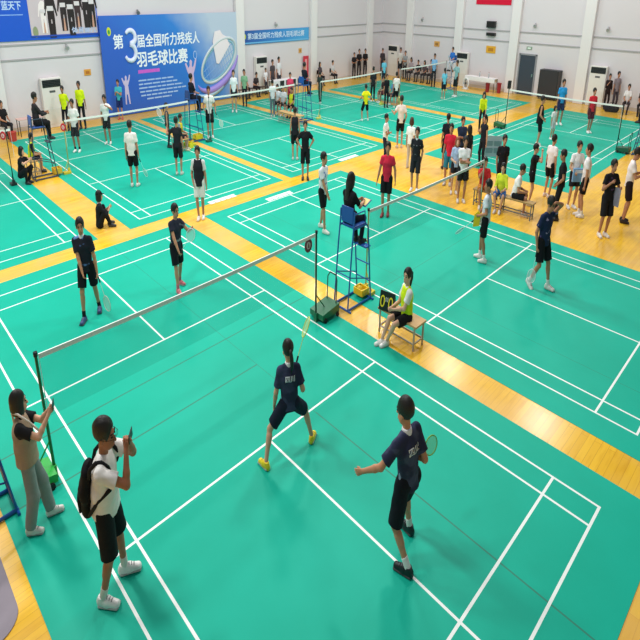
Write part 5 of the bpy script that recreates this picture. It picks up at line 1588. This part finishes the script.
person('man in white T-shirt with folded arms left of the tall player', -6.41, 13.83, 20, 1.58, top='#f0eeec', sleeve=0.64, legs='trousers', bottom='#23263a', shoe='#c9b8a8', sk='#b98368', vx=0.014, **CROSS)
person('young person in white shirt behind the black tracksuit top', -5.3, 14.3, 100, 1.55, top='#f2f2f2', sleeve=0.7, bottom='#c9c0b4', legs='trousers', shoe='#c9b8a8', sk='#b98368', vx=0.014, hairc='#4a2f22', hair='bob')
person('player in light blue shirt seen from behind at the farthest court', -13.1, 29.41, 140, 1.50, women=True, top='#6fc3dc', sleeve=0.66, bottom='#1d2130', leglen=0.85, shoe='#d9c8b8', sk='#b98368', vx=FAR, hair='pony')
person('player in teal shirt facing the camera by the right wall air conditioner', -12.89, 30.79, 250, 1.82, top='#8ab5b8', sleeve=0.66, bottom='#1d2428', leglen=0.95, shoe='#e6e6e6', sk='#a8755a', vx=FAR, hr=(0.30, 0.30, 1.35), er=(0.7, -0.2, -0.9), curl=1.1,
       rk=dict(label='light blue racket raised in front of the far air conditioner', d=(0.35, 0.25, 0.9), n=(0.4, 0.9, 0), col='#7fb4d2', str='#9fd0e2'))
person('umpire in blue shirt standing by the far high chair', -16.6, 33.3, 300, 1.80, top='#7fb2dc', sleeve=0.7, legs='trousers', bottom='#23242c', shoe='#2a2426', sk='#b98368', vx=FAR)
person('person in blue sitting on the far high chair', -15.0, 33.45, 270, 1.60, top='#2f6fc0', sleeve=0.8, legs='trousers', bottom='#c9ccd4', shoe='#2a2426', sk='#b98368', vx=0.02, **sit(1.53, 0.42, 0.09, 1.08))
for i, (x, c, l) in enumerate(((-19.9, '#a08f94', 'spectator in grey shirt on the leftmost chair of the right wall row'), (-19.1, '#3a2a2e', 'spectator in dark shirt on the second chair of the right wall row'), (-18.4, '#5a4448', 'spectator in brown shirt on the third chair of the right wall row'), (-17.7, '#8a7078', 'spectator in mauve shirt on the fourth chair of the right wall row'))):
    chair(('leftmost folding chair of the right wall row', 'second folding chair of the right wall row', 'third folding chair of the right wall row', 'fourth folding chair of the right wall row')[i], x, 34.6, 270)
    person(l, x, 34.58, 275, (1.72, 1.6, 1.62, 1.74)[i], women=(i % 2 == 0), hair='bob' if i % 2 == 0 else 'short', top=c, sleeve=0.7, legs='trousers', bottom='#3a2f33', shoe='#2a2426', sk='#b98368', vx=0.02, **sit(0.45, lean=(0.02 * i, 0.1)))
person('spectator in pale shirt standing by the corner air conditioner', -21.4, 34.9, 300, 1.80, top='#cfc9c4', sleeve=0.7, bottom='#23242a', leglen=0.9, shoe='#2a2426', sk='#b98368', vx=0.02)
person('spectator in grey and black standing beside the corner air conditioner', -20.7, 34.7, 290, 1.66, top='#8f9092', sleeve=0.7, legs='trousers', bottom='#2a2a30', shoe='#2a2426', sk='#b98368', vx=0.02, **CROSS)

tw_ = thing('towel', 'yellow towel hanging from the hand of the player in pale grey', 'towel', (1.18, 8.72, 0.72), 20)
MB().prism([(-0.10, 0.0), (0.08, 0.04), (0.10, 0.27), (0.02, 0.34), (-0.08, 0.26)], 'y', -0.03, 0.03).build('cloth', cloth('#e3c62e'), tw_)
